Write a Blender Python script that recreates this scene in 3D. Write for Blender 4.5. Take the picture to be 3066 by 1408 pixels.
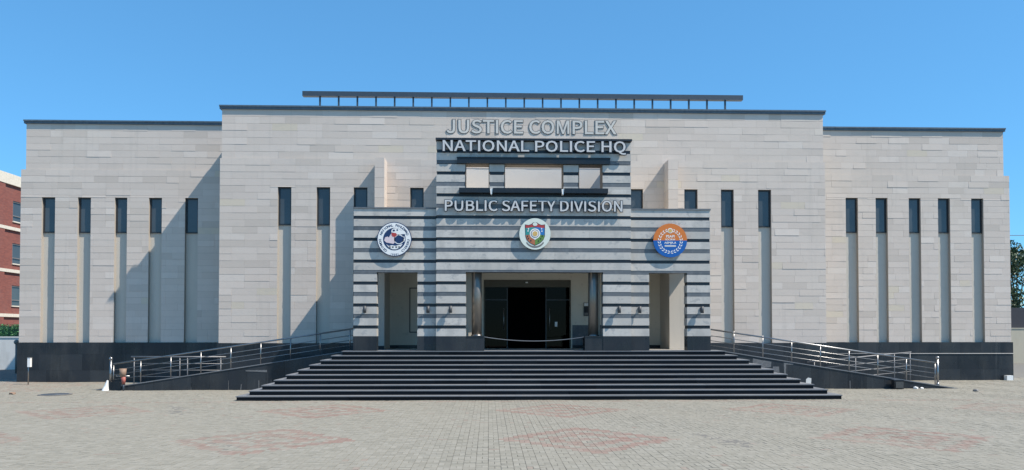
import bpy, bmesh, math, random
import numpy as np
from mathutils import Matrix, Vector

for o in list(bpy.data.objects):
    bpy.data.objects.remove(o)
SC = bpy.context.scene
COL = SC.collection
random.seed(7)
rnd = random.uniform

# ------------------------------------------------------------------ camera
cam_d = bpy.data.cameras.new('camera')
cam = bpy.data.objects.new('camera', cam_d)
COL.objects.link(cam)
cam.location = (0, 0, 2.1)
cam.rotation_euler = (math.radians(90 + 1.2), 0, math.radians(-1.785))
cam_d.sensor_width = 36
cam_d.lens = 26.553
cam_d.shift_y = 0.0802
cam_d.clip_end = 3000
SC.camera = cam

# ------------------------------------------------------------------ light
SUN = Vector((2.27, -1.0, 3.18)).normalized()
world = bpy.data.worlds.new('World')
SC.world = world
world.use_nodes = True
wn = world.node_tree
sky = wn.nodes.new('ShaderNodeTexSky')
sky.sky_type = 'NISHITA'
sky.sun_disc = False
sky.sun_elevation = math.asin(SUN.z)
sky.sun_rotation = math.atan2(SUN.x, SUN.y)
sky.altitude = 1000
sky.air_density = 1.0
sky.dust_density = 0.0
sky.ozone_density = 10.0
# the phone's rendering of a clear sky: flatter and more saturated than the raw model, the same all round
sg = wn.nodes.new('ShaderNodeGamma'); sg.inputs['Gamma'].default_value = 0.6
sm = wn.nodes.new('ShaderNodeMixRGB'); sm.blend_type = 'MULTIPLY'; sm.inputs[0].default_value = 1.0
sm.inputs[2].default_value = (0.80, 1.55, 1.93, 1)
wn.links.new(sky.outputs['Color'], sg.inputs['Color'])
wn.links.new(sg.outputs['Color'], sm.inputs[1])
wn.links.new(sm.outputs['Color'], wn.nodes['Background'].inputs['Color'])
wn.nodes['Background'].inputs['Strength'].default_value = 0.132

sun_d = bpy.data.lights.new('sun', 'SUN')
sun_d.energy = 4.6
sun_d.angle = math.radians(0.53)
sun_d.color = (1.0, 0.925, 0.82)
sun = bpy.data.objects.new('sun', sun_d)
COL.objects.link(sun)
sun.location = (40, -20, 60)
sun.rotation_euler = SUN.to_track_quat('Z', 'Y').to_euler()

SC.view_settings.view_transform = 'Standard'
SC.view_settings.look = 'None'
SC.view_settings.exposure = 0.52
SC.view_settings.gamma = 1.0
SC.view_settings.use_curve_mapping = False

# ------------------------------------------------------------------ materials
def new_mat(name):
    m = bpy.data.materials.new(name)
    m.use_nodes = True
    nt = m.node_tree
    return m, nt, nt.nodes['Principled BSDF']

def node(nt, t, **kw):
    n = nt.nodes.new(t)
    for k, v in kw.items():
        setattr(n, k, v)
    return n

def c4(c):
    return (c[0], c[1], c[2], 1)

def noise(nt, scale, detail=5, rough=0.55, stretch=None):
    g = node(nt, 'ShaderNodeNewGeometry')
    n = node(nt, 'ShaderNodeTexNoise')
    n.inputs['Scale'].default_value = scale
    n.inputs['Detail'].default_value = detail
    n.inputs['Roughness'].default_value = rough
    if stretch:
        mp = node(nt, 'ShaderNodeMapping')
        mp.inputs['Scale'].default_value = stretch
        nt.links.new(g.outputs['Position'], mp.inputs['Vector'])
        nt.links.new(mp.outputs['Vector'], n.inputs['Vector'])
    else:
        nt.links.new(g.outputs['Position'], n.inputs['Vector'])
    return n

def ramp(nt, stops, src=None):
    r = node(nt, 'ShaderNodeValToRGB')
    e = r.color_ramp.elements
    while len(e) < len(stops):
        e.new(0.5)
    for i, (p, c) in enumerate(stops):
        e[i].position = p
        e[i].color = c4(c) if not isinstance(c, (int, float)) else (c, c, c, 1)
    if src is not None:
        nt.links.new(src, r.inputs['Fac'])
    return r

def mix(nt, fac, a, b, mode='MIX'):
    m = node(nt, 'ShaderNodeMixRGB', blend_type=mode)
    for sock, v in ((0, fac), (1, a), (2, b)):
        if hasattr(v, 'is_output'):
            nt.links.new(v, m.inputs[sock])
        elif isinstance(v, (int, float)):
            m.inputs[sock].default_value = v if sock == 0 else (v, v, v, 1)
        else:
            m.inputs[sock].default_value = c4(v)
    return m.outputs[0]

def mineral(name, stops, var=(), rough=0.8, rough_var=0.0, bump=0.0, bump_scale=40, spec=0.4):
    """stops: colour ramp over the per-piece 'tint'; var: list of (scale, stretch, lo, hi, colour, amount)"""
    m, nt, b = new_mat(name)
    at = node(nt, 'ShaderNodeAttribute', attribute_name='tint')
    col = ramp(nt, stops, at.outputs['Fac']).outputs['Color']
    for scale, stretch, lo, hi, colour, amount in var:
        n = noise(nt, scale, stretch=stretch)
        f = ramp(nt, [(lo, 0.0), (hi, float(amount))], n.outputs['Fac'])
        col = mix(nt, f.outputs['Color'], col, colour)
    nt.links.new(col, b.inputs['Base Color'])
    b.inputs['Specular IOR Level'].default_value = spec
    if rough_var:
        n = noise(nt, 1.7)
        f = ramp(nt, [(0.3, max(rough - rough_var, 0.02)), (0.7, min(rough + rough_var, 1))], n.outputs['Fac'])
        nt.links.new(f.outputs['Color'], b.inputs['Roughness'])
    else:
        b.inputs['Roughness'].default_value = rough
    if bump:
        n = noise(nt, bump_scale, 6)
        bp = node(nt, 'ShaderNodeBump')
        bp.inputs['Strength'].default_value = bump
        bp.inputs['Distance'].default_value = 0.01
        nt.links.new(n.outputs['Fac'], bp.inputs['Height'])
        nt.links.new(bp.outputs['Normal'], b.inputs['Normal'])
    return m

def plain(name, col, rough=0.6, metal=0.0, spec=0.5, var=0.12):
    m, nt, b = new_mat(name)
    n = noise(nt, 9.0)
    f = ramp(nt, [(0.25, tuple(c * (1 - var) for c in col)), (0.75, tuple(min(1, c * (1 + var)) for c in col))], n.outputs['Fac'])
    nt.links.new(f.outputs['Color'], b.inputs['Base Color'])
    b.inputs['Roughness'].default_value = rough
    b.inputs['Metallic'].default_value = metal
    b.inputs['Specular IOR Level'].default_value = spec
    return m

M = {}
M['stone'] = mineral('cream_limestone',
    [(0.0, (0.51, 0.445, 0.39)), (0.35, (0.575, 0.50, 0.44)), (0.7, (0.605, 0.53, 0.47)), (0.93, (0.63, 0.56, 0.50)), (1.0, (0.585, 0.51, 0.41))],
    [(0.30, None, 0.45, 0.75, (0.595, 0.53, 0.45), 0.35),
     (2.2, (1, 1, 2.5), 0.52, 0.85, (0.46, 0.42, 0.375), 0.40),
     (1.4, (3.0, 1, 0.16), 0.56, 0.80, (0.43, 0.39, 0.35), 0.40),
     (26, None, 0.48, 0.8, (0.48, 0.44, 0.39), 0.25)], rough=0.85, bump=0.25, bump_scale=22, spec=0.25)
M['mortar'] = mineral('wall_mortar', [(0, (0.34, 0.30, 0.255)), (1, (0.37, 0.33, 0.285))],
    [(3.0, (1, 1, 0.3), 0.45, 0.8, (0.34, 0.325, 0.30), 0.6)], rough=0.9, bump=0.3)
M['plaster'] = mineral('cream_plaster', [(0, (0.53, 0.485, 0.42)), (1, (0.56, 0.515, 0.455))],
    [(1.1, (2.5, 1, 0.25), 0.5, 0.8, (0.38, 0.36, 0.31), 0.5), (5, None, 0.55, 0.85, (0.42, 0.40, 0.35), 0.4)],
    rough=0.8, bump=0.15, bump_scale=30, spec=0.3)
M['panel_plaster'] = mineral('pale_plaster', [(0, (0.56, 0.53, 0.485)), (1, (0.6, 0.57, 0.53))], [(1.6, None, 0.5, 0.8, (0.49, 0.46, 0.42), 0.4)], rough=0.8)
M['porch'] = mineral('porch_paint', [(0, (0.68, 0.62, 0.51)), (1, (0.71, 0.65, 0.54))],
    [(1.1, (1, 1, 0.5), 0.5, 0.85, (0.56, 0.51, 0.42), 0.5), (6, None, 0.6, 0.85, (0.22, 0.21, 0.18), 0.4)],
    rough=0.7, bump=0.12, bump_scale=30, spec=0.3)
M['marble'] = mineral('pale_grey_marble', [(0, (0.45, 0.42, 0.38)), (0.5, (0.50, 0.468, 0.425)), (1.0, (0.555, 0.52, 0.475))],
    [(1.6, (1.6, 1, 0.7), 0.48, 0.62, (0.365, 0.35, 0.325), 0.6), (7, (1, 1, 2), 0.52, 0.72, (0.35, 0.345, 0.335), 0.5),
     (4.0, (0.9, 1, 1.3), 0.60, 0.66, (0.26, 0.265, 0.27), 0.5), (1.2, None, 0.5, 0.8, (0.55, 0.54, 0.50), 0.4)], rough=0.42, rough_var=0.12, spec=0.4)
M['grey_marble'] = mineral('mid_grey_marble', [(0, (0.095, 0.105, 0.115)), (1.0, (0.135, 0.145, 0.155))],
    [(3.0, (1.5, 1, 1), 0.48, 0.7, (0.19, 0.20, 0.21), 0.5), (12, None, 0.5, 0.75, (0.09, 0.10, 0.12), 0.5)], rough=0.4, rough_var=0.12)
M['panel_marble'] = mineral('grey_marble_panel', [(0, (0.20, 0.22, 0.235)), (1.0, (0.26, 0.28, 0.295))],
    [(3.0, (1.5, 1, 1), 0.48, 0.7, (0.32, 0.34, 0.355), 0.5), (9, None, 0.5, 0.75, (0.17, 0.185, 0.20), 0.5)], rough=0.45, rough_var=0.12)
M['black_band'] = mineral('black_granite_band', [(0, (0.010, 0.013, 0.018)), (1.0, (0.018, 0.022, 0.029))],
    [(40, None, 0.55, 0.75, (0.06, 0.065, 0.075), 0.4)], rough=0.35, rough_var=0.12)
M['granite'] = mineral('black_granite', [(0, (0.012, 0.015, 0.020)), (0.6, (0.020, 0.024, 0.030)), (1.0, (0.032, 0.037, 0.043))],
    [(60, None, 0.55, 0.75, (0.06, 0.065, 0.075), 0.4), (1.3, (1, 1, 0.5), 0.45, 0.8, (0.06, 0.06, 0.058), 0.6),
     (2.5, (3, 1, 0.3), 0.6, 0.8, (0.10, 0.10, 0.10), 0.35)], rough=0.32, rough_var=0.16, spec=0.35)
M['floor'] = mineral('pale_granite_floor', [(0, (0.42, 0.40, 0.37)), (1, (0.48, 0.46, 0.43))], [(30, None, 0.45, 0.8, (0.2, 0.19, 0.18), 0.4)], rough=0.35)
M['riser'] = mineral('polished_black_granite', [(0, (0.006, 0.008, 0.011)), (1.0, (0.014, 0.017, 0.021))],
    [(60, None, 0.55, 0.75, (0.03, 0.033, 0.038), 0.4), (1.6, (1, 1, 2), 0.55, 0.85, (0.03, 0.03, 0.03), 0.5)], rough=0.5, rough_var=0.1, spec=0.12)
M['tread'] = mineral('dusty_granite_tread', [(0, (0.15, 0.16, 0.175)), (1.0, (0.19, 0.20, 0.215))],
    [(1.4, None, 0.45, 0.8, (0.24, 0.24, 0.24), 0.6), (18, None, 0.5, 0.8, (0.12, 0.125, 0.135), 0.5)], rough=0.7, rough_var=0.1, spec=0.15)
M['cap'] = plain('slate_metal_coping', (0.085, 0.115, 0.145), 0.45, 0.0, 0.5, 0.25)
M['dark_metal'] = plain('dark_blue_grey_metal', (0.045, 0.063, 0.085), 0.45, 0.0, 0.5)
M['steel'] = plain('brushed_steel', (0.33, 0.325, 0.32), 0.36, 1.0, 0.5, 0.08)
M['dull_steel'] = plain('muted_glint_steel', (0.22, 0.22, 0.225), 0.55, 0.6, 0.4, 0.1)  # darker, rougher steel for inner rails: muted sun glint set in the colour
M['polished'] = plain('polished_steel', (0.22, 0.195, 0.165), 0.36, 0.7, 0.5, 0.06)
M['frame'] = plain('window_frame_dark', (0.022, 0.023, 0.026), 0.4)
M['olive'] = plain('olive_brown_door_frame', (0.085, 0.075, 0.052), 0.5)
M['brown'] = plain('brown_trim', (0.10, 0.075, 0.055), 0.6)
M['white'] = plain('white_paint', (0.78, 0.78, 0.76), 0.5, var=0.05)
M['dull_white'] = plain('dusty_white_paint', (0.30, 0.30, 0.30), 0.7)
M['letter_white'] = plain('letter_white_face', (0.56, 0.55, 0.54), 0.4, var=0.03)
M['letter_dark'] = plain('letter_dark_side', (0.012, 0.017, 0.028), 0.4)
M['letter_cream'] = plain('letter_cream_face', (0.56, 0.54, 0.50), 0.6, var=0.05)
M['letter_grey'] = plain('letter_grey_side', (0.16, 0.155, 0.15), 0.6)
M['lamp_grey'] = plain('lamp_grey_paint', (0.055, 0.058, 0.062), 0.5)
M['cement'] = mineral('grey_cement', [(0, (0.10, 0.105, 0.11)), (1, (0.16, 0.165, 0.17))], [(14, None, 0.45, 0.75, (0.24, 0.24, 0.24), 0.6)], rough=0.9, bump=0.4)
M['navy'] = plain('navy_enamel', (0.012, 0.03, 0.10), 0.35, var=0.05)
M['pink'] = plain('pale_pink_enamel', (0.68, 0.56, 0.58), 0.4, var=0.05)
M['red_enamel'] = plain('red_enamel', (0.42, 0.045, 0.04), 0.4, var=0.08)
M['cream_disc'] = plain('cream_disc_enamel', (0.66, 0.70, 0.62), 0.4, var=0.05)
M['teal'] = plain('teal_enamel', (0.03, 0.26, 0.24), 0.4)
M['blue'] = plain('blue_enamel', (0.02, 0.16, 0.42), 0.4)
M['royal'] = plain('royal_blue_enamel', (0.004, 0.095, 0.36), 0.4, var=0.06)
M['orange'] = plain('orange_enamel', (0.60, 0.17, 0.025), 0.4, var=0.06)
M['rust_enamel'] = plain('orange_brown_enamel', (0.42, 0.14, 0.06), 0.4)
M['green_enamel'] = plain('green_enamel', (0.12, 0.24, 0.05), 0.4)
M['gold'] = plain('gold_enamel', (0.62, 0.40, 0.13), 0.4)
M['void'] = plain('dark_interior', (0.012, 0.012, 0.014), 0.8, 0, 0.1)  # near-black lobby surfaces: the unlit room's darkness is put into the colour
M['rust'] = plain('faded_brown_plastic', (0.26, 0.17, 0.12), 0.7)
M['red_plastic'] = plain('faded_red_plastic', (0.34, 0.10, 0.08), 0.6)
M['trunk'] = plain('tree_bark', (0.10, 0.075, 0.05), 0.9)
M['render_cream'] = mineral('cream_render', [(0, (0.46, 0.42, 0.33)), (1, (0.5, 0.46, 0.37))],
    [(0.9, (1, 1, 0.4), 0.45, 0.8, (0.34, 0.31, 0.25), 0.5)], rough=0.85)
M['render_white'] = mineral('white_render', [(0, (0.62, 0.62, 0.60)), (1, (0.7, 0.7, 0.68))],
    [(1.2, (1, 1, 0.6), 0.5, 0.8, (0.30, 0.29, 0.27), 0.6)], rough=0.85)
M['band_cream'] = plain('cream_concrete_band', (0.62, 0.56, 0.46), 0.8)
M['asphalt_shade'] = plain('dark_tarpaulin', (0.03, 0.032, 0.042), 0.7)

def leaf_mat(name, a, b):
    m, nt, bs = new_mat(name)
    at = node(nt, 'ShaderNodeAttribute', attribute_name='tint')
    r = ramp(nt, [(0, a), (1, b)], at.outputs['Fac'])
    nt.links.new(r.outputs['Color'], bs.inputs['Base Color'])
    bs.inputs['Roughness'].default_value = 0.55
    bs.inputs['Subsurface Weight'].default_value = 0.0
    return m
M['leaf'] = leaf_mat('tree_leaf', (0.020, 0.040, 0.016), (0.075, 0.12, 0.045))
M['hedge'] = leaf_mat('hedge_leaf', (0.02, 0.08, 0.03), (0.06, 0.20, 0.07))

def glass_mat(name, tint, ior, rough):
    m, nt, b = new_mat(name)
    n = noise(nt, 0.8)
    f = ramp(nt, [(0.3, tuple(c * 0.7 for c in tint)), (0.7, tint)], n.outputs['Fac'])
    nt.links.new(f.outputs['Color'], b.inputs['Base Color'])
    b.inputs['Roughness'].default_value = rough
    b.inputs['IOR'].default_value = ior
    b.inputs['Specular IOR Level'].default_value = 0.5
    return m
M['pane'] = glass_mat('tinted_window_glass', (0.070, 0.080, 0.086), 1.6, 0.06)

m, nt, b = new_mat('dark_door_glass')
tr = node(nt, 'ShaderNodeBsdfTransparent'); tr.inputs['Color'].default_value = (0.12, 0.125, 0.135, 1)
gl = node(nt, 'ShaderNodeBsdfGlossy'); gl.inputs['Roughness'].default_value = 0.02; gl.inputs['Color'].default_value = (0.9, 0.62, 0.5, 1)
fr = node(nt, 'ShaderNodeValue'); fr.outputs[0].default_value = 0.012
ms = node(nt, 'ShaderNodeMixShader')
nt.links.new(fr.outputs[0], ms.inputs[0]); nt.links.new(tr.outputs[0], ms.inputs[1]); nt.links.new(gl.outputs[0], ms.inputs[2])
nt.links.new(ms.outputs[0], nt.nodes['Material Output'].inputs['Surface'])
M['door_glass'] = m

# paving: grey concrete with red diamonds ('red' attribute per paver)
m, nt, b = new_mat('concrete_paver')
at = node(nt, 'ShaderNodeAttribute', attribute_name='tint')
ar = node(nt, 'ShaderNodeAttribute', attribute_name='red')
grey = ramp(nt, [(0, (0.235, 0.220, 0.180)), (0.5, (0.272, 0.255, 0.210)), (1, (0.305, 0.286, 0.240))], at.outputs['Fac']).outputs['Color']
redc = ramp(nt, [(0, (0.245, 0.140, 0.112)), (1, (0.285, 0.178, 0.146))], at.outputs['Fac']).outputs['Color']
col = mix(nt, ar.outputs['Fac'], grey, redc)
n1 = noise(nt, 0.22); f1 = ramp(nt, [(0.35, 0.0), (0.7, 0.55)], n1.outputs['Fac'])
col = mix(nt, f1.outputs['Color'], col, (0.275, 0.254, 0.205))
n2 = noise(nt, 2.3); f2 = ramp(nt, [(0.5, 0.0), (0.8, 0.5)], n2.outputs['Fac'])
col = mix(nt, f2.outputs['Color'], col, (0.32, 0.302, 0.258))
n3 = noise(nt, 55); f3 = ramp(nt, [(0.45, 0.0), (0.8, 0.4)], n3.outputs['Fac'])
col = mix(nt, f3.outputs['Color'], col, (0.23, 0.22, 0.195))
n4 = noise(nt, 0.9, 7, 0.7); f4 = ramp(nt, [(0.60, 0.0), (0.78, 0.5)], n4.outputs['Fac'])
col = mix(nt, f4.outputs['Color'], col, (0.24, 0.228, 0.20))
nt.links.new(col, b.inputs['Base Color'])
b.inputs['Roughness'].default_value = 0.85
b.inputs['Specular IOR Level'].default_value = 0.25
bp = node(nt, 'ShaderNodeBump'); bp.inputs['Strength'].default_value = 0.3; bp.inputs['Distance'].default_value = 0.006
nt.links.new(n3.outputs['Fac'], bp.inputs['Height']); nt.links.new(bp.outputs['Normal'], b.inputs['Normal'])
M['paver'] = m
M['ground'] = mineral('sandy_ground', [(0, (0.16, 0.15, 0.13)), (1, (0.19, 0.18, 0.16))],
    [(0.5, None, 0.4, 0.8, (0.14, 0.13, 0.115), 0.6), (6, None, 0.5, 0.8, (0.20, 0.19, 0.17), 0.5)], rough=0.95, bump=0.3, bump_scale=12)

# brick wall of the far house
m, nt, b = new_mat('red_brick')
g = node(nt, 'ShaderNodeNewGeometry')
sep = node(nt, 'ShaderNodeSeparateXYZ'); nt.links.new(g.outputs['Position'], sep.inputs[0])
add = node(nt, 'ShaderNodeMath', operation='ADD'); nt.links.new(sep.outputs['X'], add.inputs[0]); nt.links.new(sep.outputs['Y'], add.inputs[1])
cmb = node(nt, 'ShaderNodeCombineXYZ'); nt.links.new(add.outputs[0], cmb.inputs['X']); nt.links.new(sep.outputs['Z'], cmb.inputs['Y'])
bt = node(nt, 'ShaderNodeTexBrick')
bt.inputs['Color1'].default_value = (0.26, 0.075, 0.052, 1); bt.inputs['Color2'].default_value = (0.19, 0.052, 0.040, 1)
bt.inputs['Mortar'].default_value = (0.16, 0.09, 0.078, 1); bt.inputs['Scale'].default_value = 1.0
bt.inputs['Brick Width'].default_value = 0.24; bt.inputs['Row Height'].default_value = 0.08; bt.inputs['Mortar Size'].default_value = 0.008
nt.links.new(cmb.outputs[0], bt.inputs['Vector'])
n1 = noise(nt, 1.2, stretch=(1, 1, 0.4)); f1 = ramp(nt, [(0.5, 0.0), (0.8, 0.5)], n1.outputs['Fac'])
nt.links.new(mix(nt, f1.outputs['Color'], bt.outputs['Color'], (0.22, 0.10, 0.085)), b.inputs['Base Color'])
b.inputs['Roughness'].default_value = 0.9
M['brick'] = m

# ------------------------------------------------------------------ mesh helpers
class MB:
    def __init__(s):
        s.v = []; s.f = []; s.t = []; s.smooth = []
    def face(s, idx, tint=0.5, smooth=False):
        s.f.append(idx); s.t.append(tint); s.smooth.append(smooth)
    def hexa(s, p, tint=None):
        """8 points: bottom ring 0-3, top ring 4-7"""
        tint = rnd(0, 1) if tint is None else tint
        b = len(s.v); s.v += [tuple(q) for q in p]
        for q in ((3, 2, 1, 0), (4, 5, 6, 7), (0, 1, 5, 4), (1, 2, 6, 5), (2, 3, 7, 6), (3, 0, 4, 7)):
            s.face([b + i for i in q], tint)
        return s
    def box(s, x0, x1, y0, y1, z0, z1, tint=None):
        return s.hexa([(x0, y0, z0), (x1, y0, z0), (x1, y1, z0), (x0, y1, z0),
                       (x0, y0, z1), (x1, y0, z1), (x1, y1, z1), (x0, y1, z1)], tint)
    def tube(s, p0, p1, r, n=10, r1=None, caps=True, tint=0.5):
        p0 = Vector(p0); p1 = Vector(p1); d = (p1 - p0).normalized(); r1 = r if r1 is None else r1
        a = d.orthogonal().normalized(); c = d.cross(a); b = len(s.v)
        for k in range(n):
            w = a * math.cos(2 * math.pi * k / n) + c * math.sin(2 * math.pi * k / n)
            s.v.append(tuple(p0 + w * r)); s.v.append(tuple(p1 + w * r1))
        for k in range(n):
            i = b + 2 * k; j = b + 2 * ((k + 1) % n)
            s.face([i, j, j + 1, i + 1], tint, True)
        if caps:
            s.face([b + 2 * k for k in reversed(range(n))], tint); s.face([b + 2 * k + 1 for k in range(n)], tint)
        return s
    def ball(s, c, r, n=12, m=8, sx=1, sy=1, sz=1):
        b = len(s.v)
        for i in range(m + 1):
            th = math.pi * i / m
            for k in range(n):
                ph = 2 * math.pi * k / n
                s.v.append((c[0] + sx * r * math.sin(th) * math.cos(ph), c[1] + sy * r * math.sin(th) * math.sin(ph), c[2] + sz * r * math.cos(th)))
        for i in range(m):
            for k in range(n):
                k2 = (k + 1) % n
                s.face([b + i * n + k, b + (i + 1) * n + k, b + (i + 1) * n + k2, b + i * n + k2], 0.5, True)
        return s
    def prism(s, pts, y0, y1, tint=0.5):
        """pts: (x,z) outline counter-clockwise seen from the camera; front at y0"""
        n = len(pts); b = len(s.v)
        s.v += [(x, y0, z) for x, z in pts] + [(x, y1, z) for x, z in pts]
        s.face([b + i for i in range(n)], tint); s.face([b + n + i for i in reversed(range(n))], tint)
        for i in range(n):
            j = (i + 1) % n
            s.face([b + i, b + n + i, b + n + j, b + j], tint)
        return s
    def mesh(s, name):
        me = bpy.data.meshes.new(name)
        me.from_pydata(s.v, [], s.f)
        at = me.attributes.new('tint', 'FLOAT', 'FACE')
        at.data.foreach_set('value', s.t)
        if any(s.smooth):
            me.polygons.foreach_set('use_smooth', s.smooth)
        me.update()
        return me
    def build(s, name, mat, parent=None, **tags):
        return link(name, s.mesh(name), mat, parent, **tags)

def link(name, me, mat, parent=None, **tags):
    if mat is not None:
        me.materials.append(M[mat])
    o = bpy.data.objects.new(name, me)
    COL.objects.link(o)
    attach(o, parent)
    for k, v in tags.items():
        o[k] = v
    return o

def attach(o, parent):
    if parent is not None:
        o.parent = parent
        if parent.type == 'EMPTY':
            o.matrix_parent_inverse = Matrix.Translation(-parent.location)

def thing(name, loc, label, category, group=None, parent=None):
    e = bpy.data.objects.new(name, None)
    COL.objects.link(e)
    e.location = loc
    e.empty_display_size = 0.2
    if label:
        e['label'] = label; e['category'] = category
    if group:
        e['group'] = group
    return e

def box(name, mat, parent, *a, **tags):
    return MB().box(*a).build(name, mat, parent, **tags)

def subtract(rects, holes, mn=0.015):
    for hx0, hx1, hz0, hz1 in holes:
        out = []
        for x0, x1, z0, z1 in rects:
            if x1 <= hx0 or x0 >= hx1 or z1 <= hz0 or z0 >= hz1:
                out.append((x0, x1, z0, z1)); continue
            if z0 < hz0: out.append((x0, x1, z0, hz0))
            if z1 > hz1: out.append((x0, x1, hz1, z1))
            a, b_ = max(z0, hz0), min(z1, hz1)
            if x0 < hx0: out.append((x0, hx0, a, b_))
            if x1 > hx1: out.append((hx1, x1, a, b_))
        rects = out
    return [r for r in rects if r[1] - r[0] > mn and r[3] - r[2] > mn]

# ------------------------------------------------------------------ dimensions (metres)
YW, YC, YT, YS = 33.0, 30.6, 26.45, 26.65       # wings, centre block, tower front, portico sides
ZP, ZSET, ZTOP = 1.69, 9.14, 11.13              # plinth top, setback, wall top
ZL = 1.477                                      # landing
HEAD = 4.235                                    # portico door heads
XL0, XL1 = -20.10, -10.80                       # left wing
XR0, XR1 = 13.87, 23.32                         # right wing

# ------------------------------------------------------------------ ground and paving
ground = MB()
ground.v = [(-600, -60, -0.010), (600, -60, -0.010), (600, 900, -0.010), (-600, 900, -0.010)]
ground.face([0, 1, 2, 3], 0.5)
ground = ground.build('ground', 'ground', None, kind='structure')

def paving():
    xs0, xs1, y0, y1 = -24.0, 28.0, 9.6, 34.4
    bl = 0.2
    nx = int(round((xs1 - xs0) / bl)); ny = int(round((y1 - y0) / bl))
    I, J = np.meshgrid(np.arange(nx), np.arange(ny), indexing='ij')
    I = I.ravel(); J = J.ravel()
    ph = np.random.default_rng(11).integers(0, 8, nx) * 0.05
    bx = xs0 + I * bl; by = y0 + J * bl + ph[I]
    cxm = bx + bl / 2; cym = by + bl / 2
    # only what can be seen, with a margin to the sides
    keep = (cxm > -0.66 * cym - 3.0) & (cxm < 0.74 * cym + 3.0)
    keep &= ~((cxm > -7.6) & (cxm < 11.0) & (cym > 24.2))
    keep &= ~((cxm > -13.8) & (cxm < 17.2) & (cym > 28.4))
    keep &= ~((cxm > -10.6) & (cxm < 13.6) & (cym > 30.7))
    keep &= ~((cxm > -20.0) & (cxm < 23.2) & (cym > 33.1))
    I = I[keep]; J = J[keep]; bx = bx[keep]; by = by[keep]
    vert = ((I + J) % 2 == 0)
    rng = np.random.default_rng(3)
    half = []
    for h in (0, 1):
        x0 = np.where(vert, bx + h * 0.1, bx); x1 = np.where(vert, bx + h * 0.1 + 0.1, bx + 0.2)
        yy0 = np.where(vert, by, by + h * 0.1); yy1 = np.where(vert, by + 0.2, by + h * 0.1 + 0.1)
        half.append(np.stack([x0, x1, yy0, yy1], 1))
    R = np.concatenate(half, 0)
    n = len(R)
    g = rng.uniform(0.0012, 0.0026, (n, 4)) + np.where(rng.random((n, 4)) < 0.22, rng.uniform(0.0010, 0.0040, (n, 4)), 0)
    R = R + np.stack([g[:, 0], -g[:, 1], g[:, 2], -g[:, 3]], 1)
    cx = (R[:, 0] + R[:, 1]) / 2; cy = (R[:, 2] + R[:, 3]) / 2
    z = rng.normal(0, 0.0010, n) + 0.006 * np.sin(cx * 0.7 + 1.3) * np.sin(cy * 0.53) + 0.004 * np.sin(cx * 1.9 + cy)
    tilt = rng.normal(0, 0.0009, (n, 4))
    tint = np.clip(rng.normal(0.5, 0.26, n), 0, 1)
    # faded red diamonds
    red = np.zeros(n)
    fade = np.clip(0.95 - np.abs(cx - 2) * 0.022, 0.25, 1)
    for kx in range(-4, 5):
        for yc in (9.2, 14.95, 20.55):
            d = np.abs(cx - (1.95 + 6.35 * kx)) + np.abs(cy - yc)
            m_ = ((d < 1.85) & (d > 1.42)) | ((d < 1.05) & (d > 0.62)) | (d < 0.28)
            red = np.where(m_ & (rng.random(n) < 0.93), np.maximum(red, fade * rng.uniform(0.6, 1.1, n)), red)
            m2 = (d < 1.85) & ~m_
            red = np.where(m2, np.maximum(red, fade * np.where(rng.random(n) < 0.22, rng.uniform(0.3, 0.7, n), 0.03)), red)
    m3 = (np.abs(cy - 23.25) < 0.2) & (rng.random(n) < 0.6)
    red = np.where(m3, 0.5, red)
    red = np.where(rng.random(n) < 0.012, np.maximum(red, 0.45), red)
    m4 = (cx < -16) & (cy > 27.5) & (rng.random(n) < 0.35)
    red = np.where(m4, 0.6, red)
    red = np.clip(red, 0, 1)
    # corners
    V = np.zeros((n, 8, 3))
    xs = R[:, [0, 1, 1, 0]]; ys = R[:, [2, 2, 3, 3]]
    ins = np.array([1, -1, -1, 1]) * 0.0009; iny = np.array([1, 1, -1, -1]) * 0.0009
    V[:, :4, 0] = xs; V[:, :4, 1] = ys; V[:, :4, 2] = -0.03
    V[:, 4:, 0] = xs + ins; V[:, 4:, 1] = ys + iny; V[:, 4:, 2] = z[:, None] + tilt
    FQ = np.array([(4, 5, 6, 7), (0, 1, 5, 4), (1, 2, 6, 5), (2, 3, 7, 6), (3, 0, 4, 7)])
    dist = np.hypot(cx, cy)
    infr = (cx > -0.60 * cy) & (cx < 0.66 * cy) & (cy > 11.5)
    order = np.argsort(np.where(infr, dist, 1e9))
    def mk(sel, name):
        k = len(sel)
        me = bpy.data.meshes.new(name)
        me.vertices.add(k * 8); me.vertices.foreach_set('co', V[sel].reshape(-1))
        f = (FQ[None] + (np.arange(k) * 8)[:, None, None]).reshape(-1)
        nf = k * 5
        me.loops.add(nf * 4); me.loops.foreach_set('vertex_index', f.astype(np.int32))
        me.polygons.add(nf); me.polygons.foreach_set('loop_start', (np.arange(nf) * 4).astype(np.int32))
        me.polygons.foreach_set('loop_total', np.full(nf, 4, np.int32))
        for nm, arr in (('tint', tint), ('red', red)):
            a = me.attributes.new(nm, 'FLOAT', 'FACE')
            a.data.foreach_set('value', np.repeat(arr[sel], 5).astype(np.float32))
        me.update(calc_edges=True)
        me.shade_flat()
        return me
    for i in order[:300]:
        link('paver', mk(np.array([i]), 'paver'), 'paver', ground)
    link('paving_field', mk(order[300:], 'paving_field'), 'paver', ground, kind='stuff')
paving()

# ------------------------------------------------------------------ the building
B = thing('police_building', (1.6, YC, 0), 'long cream stone police headquarters with striped marble entrance portico', 'building')

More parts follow.
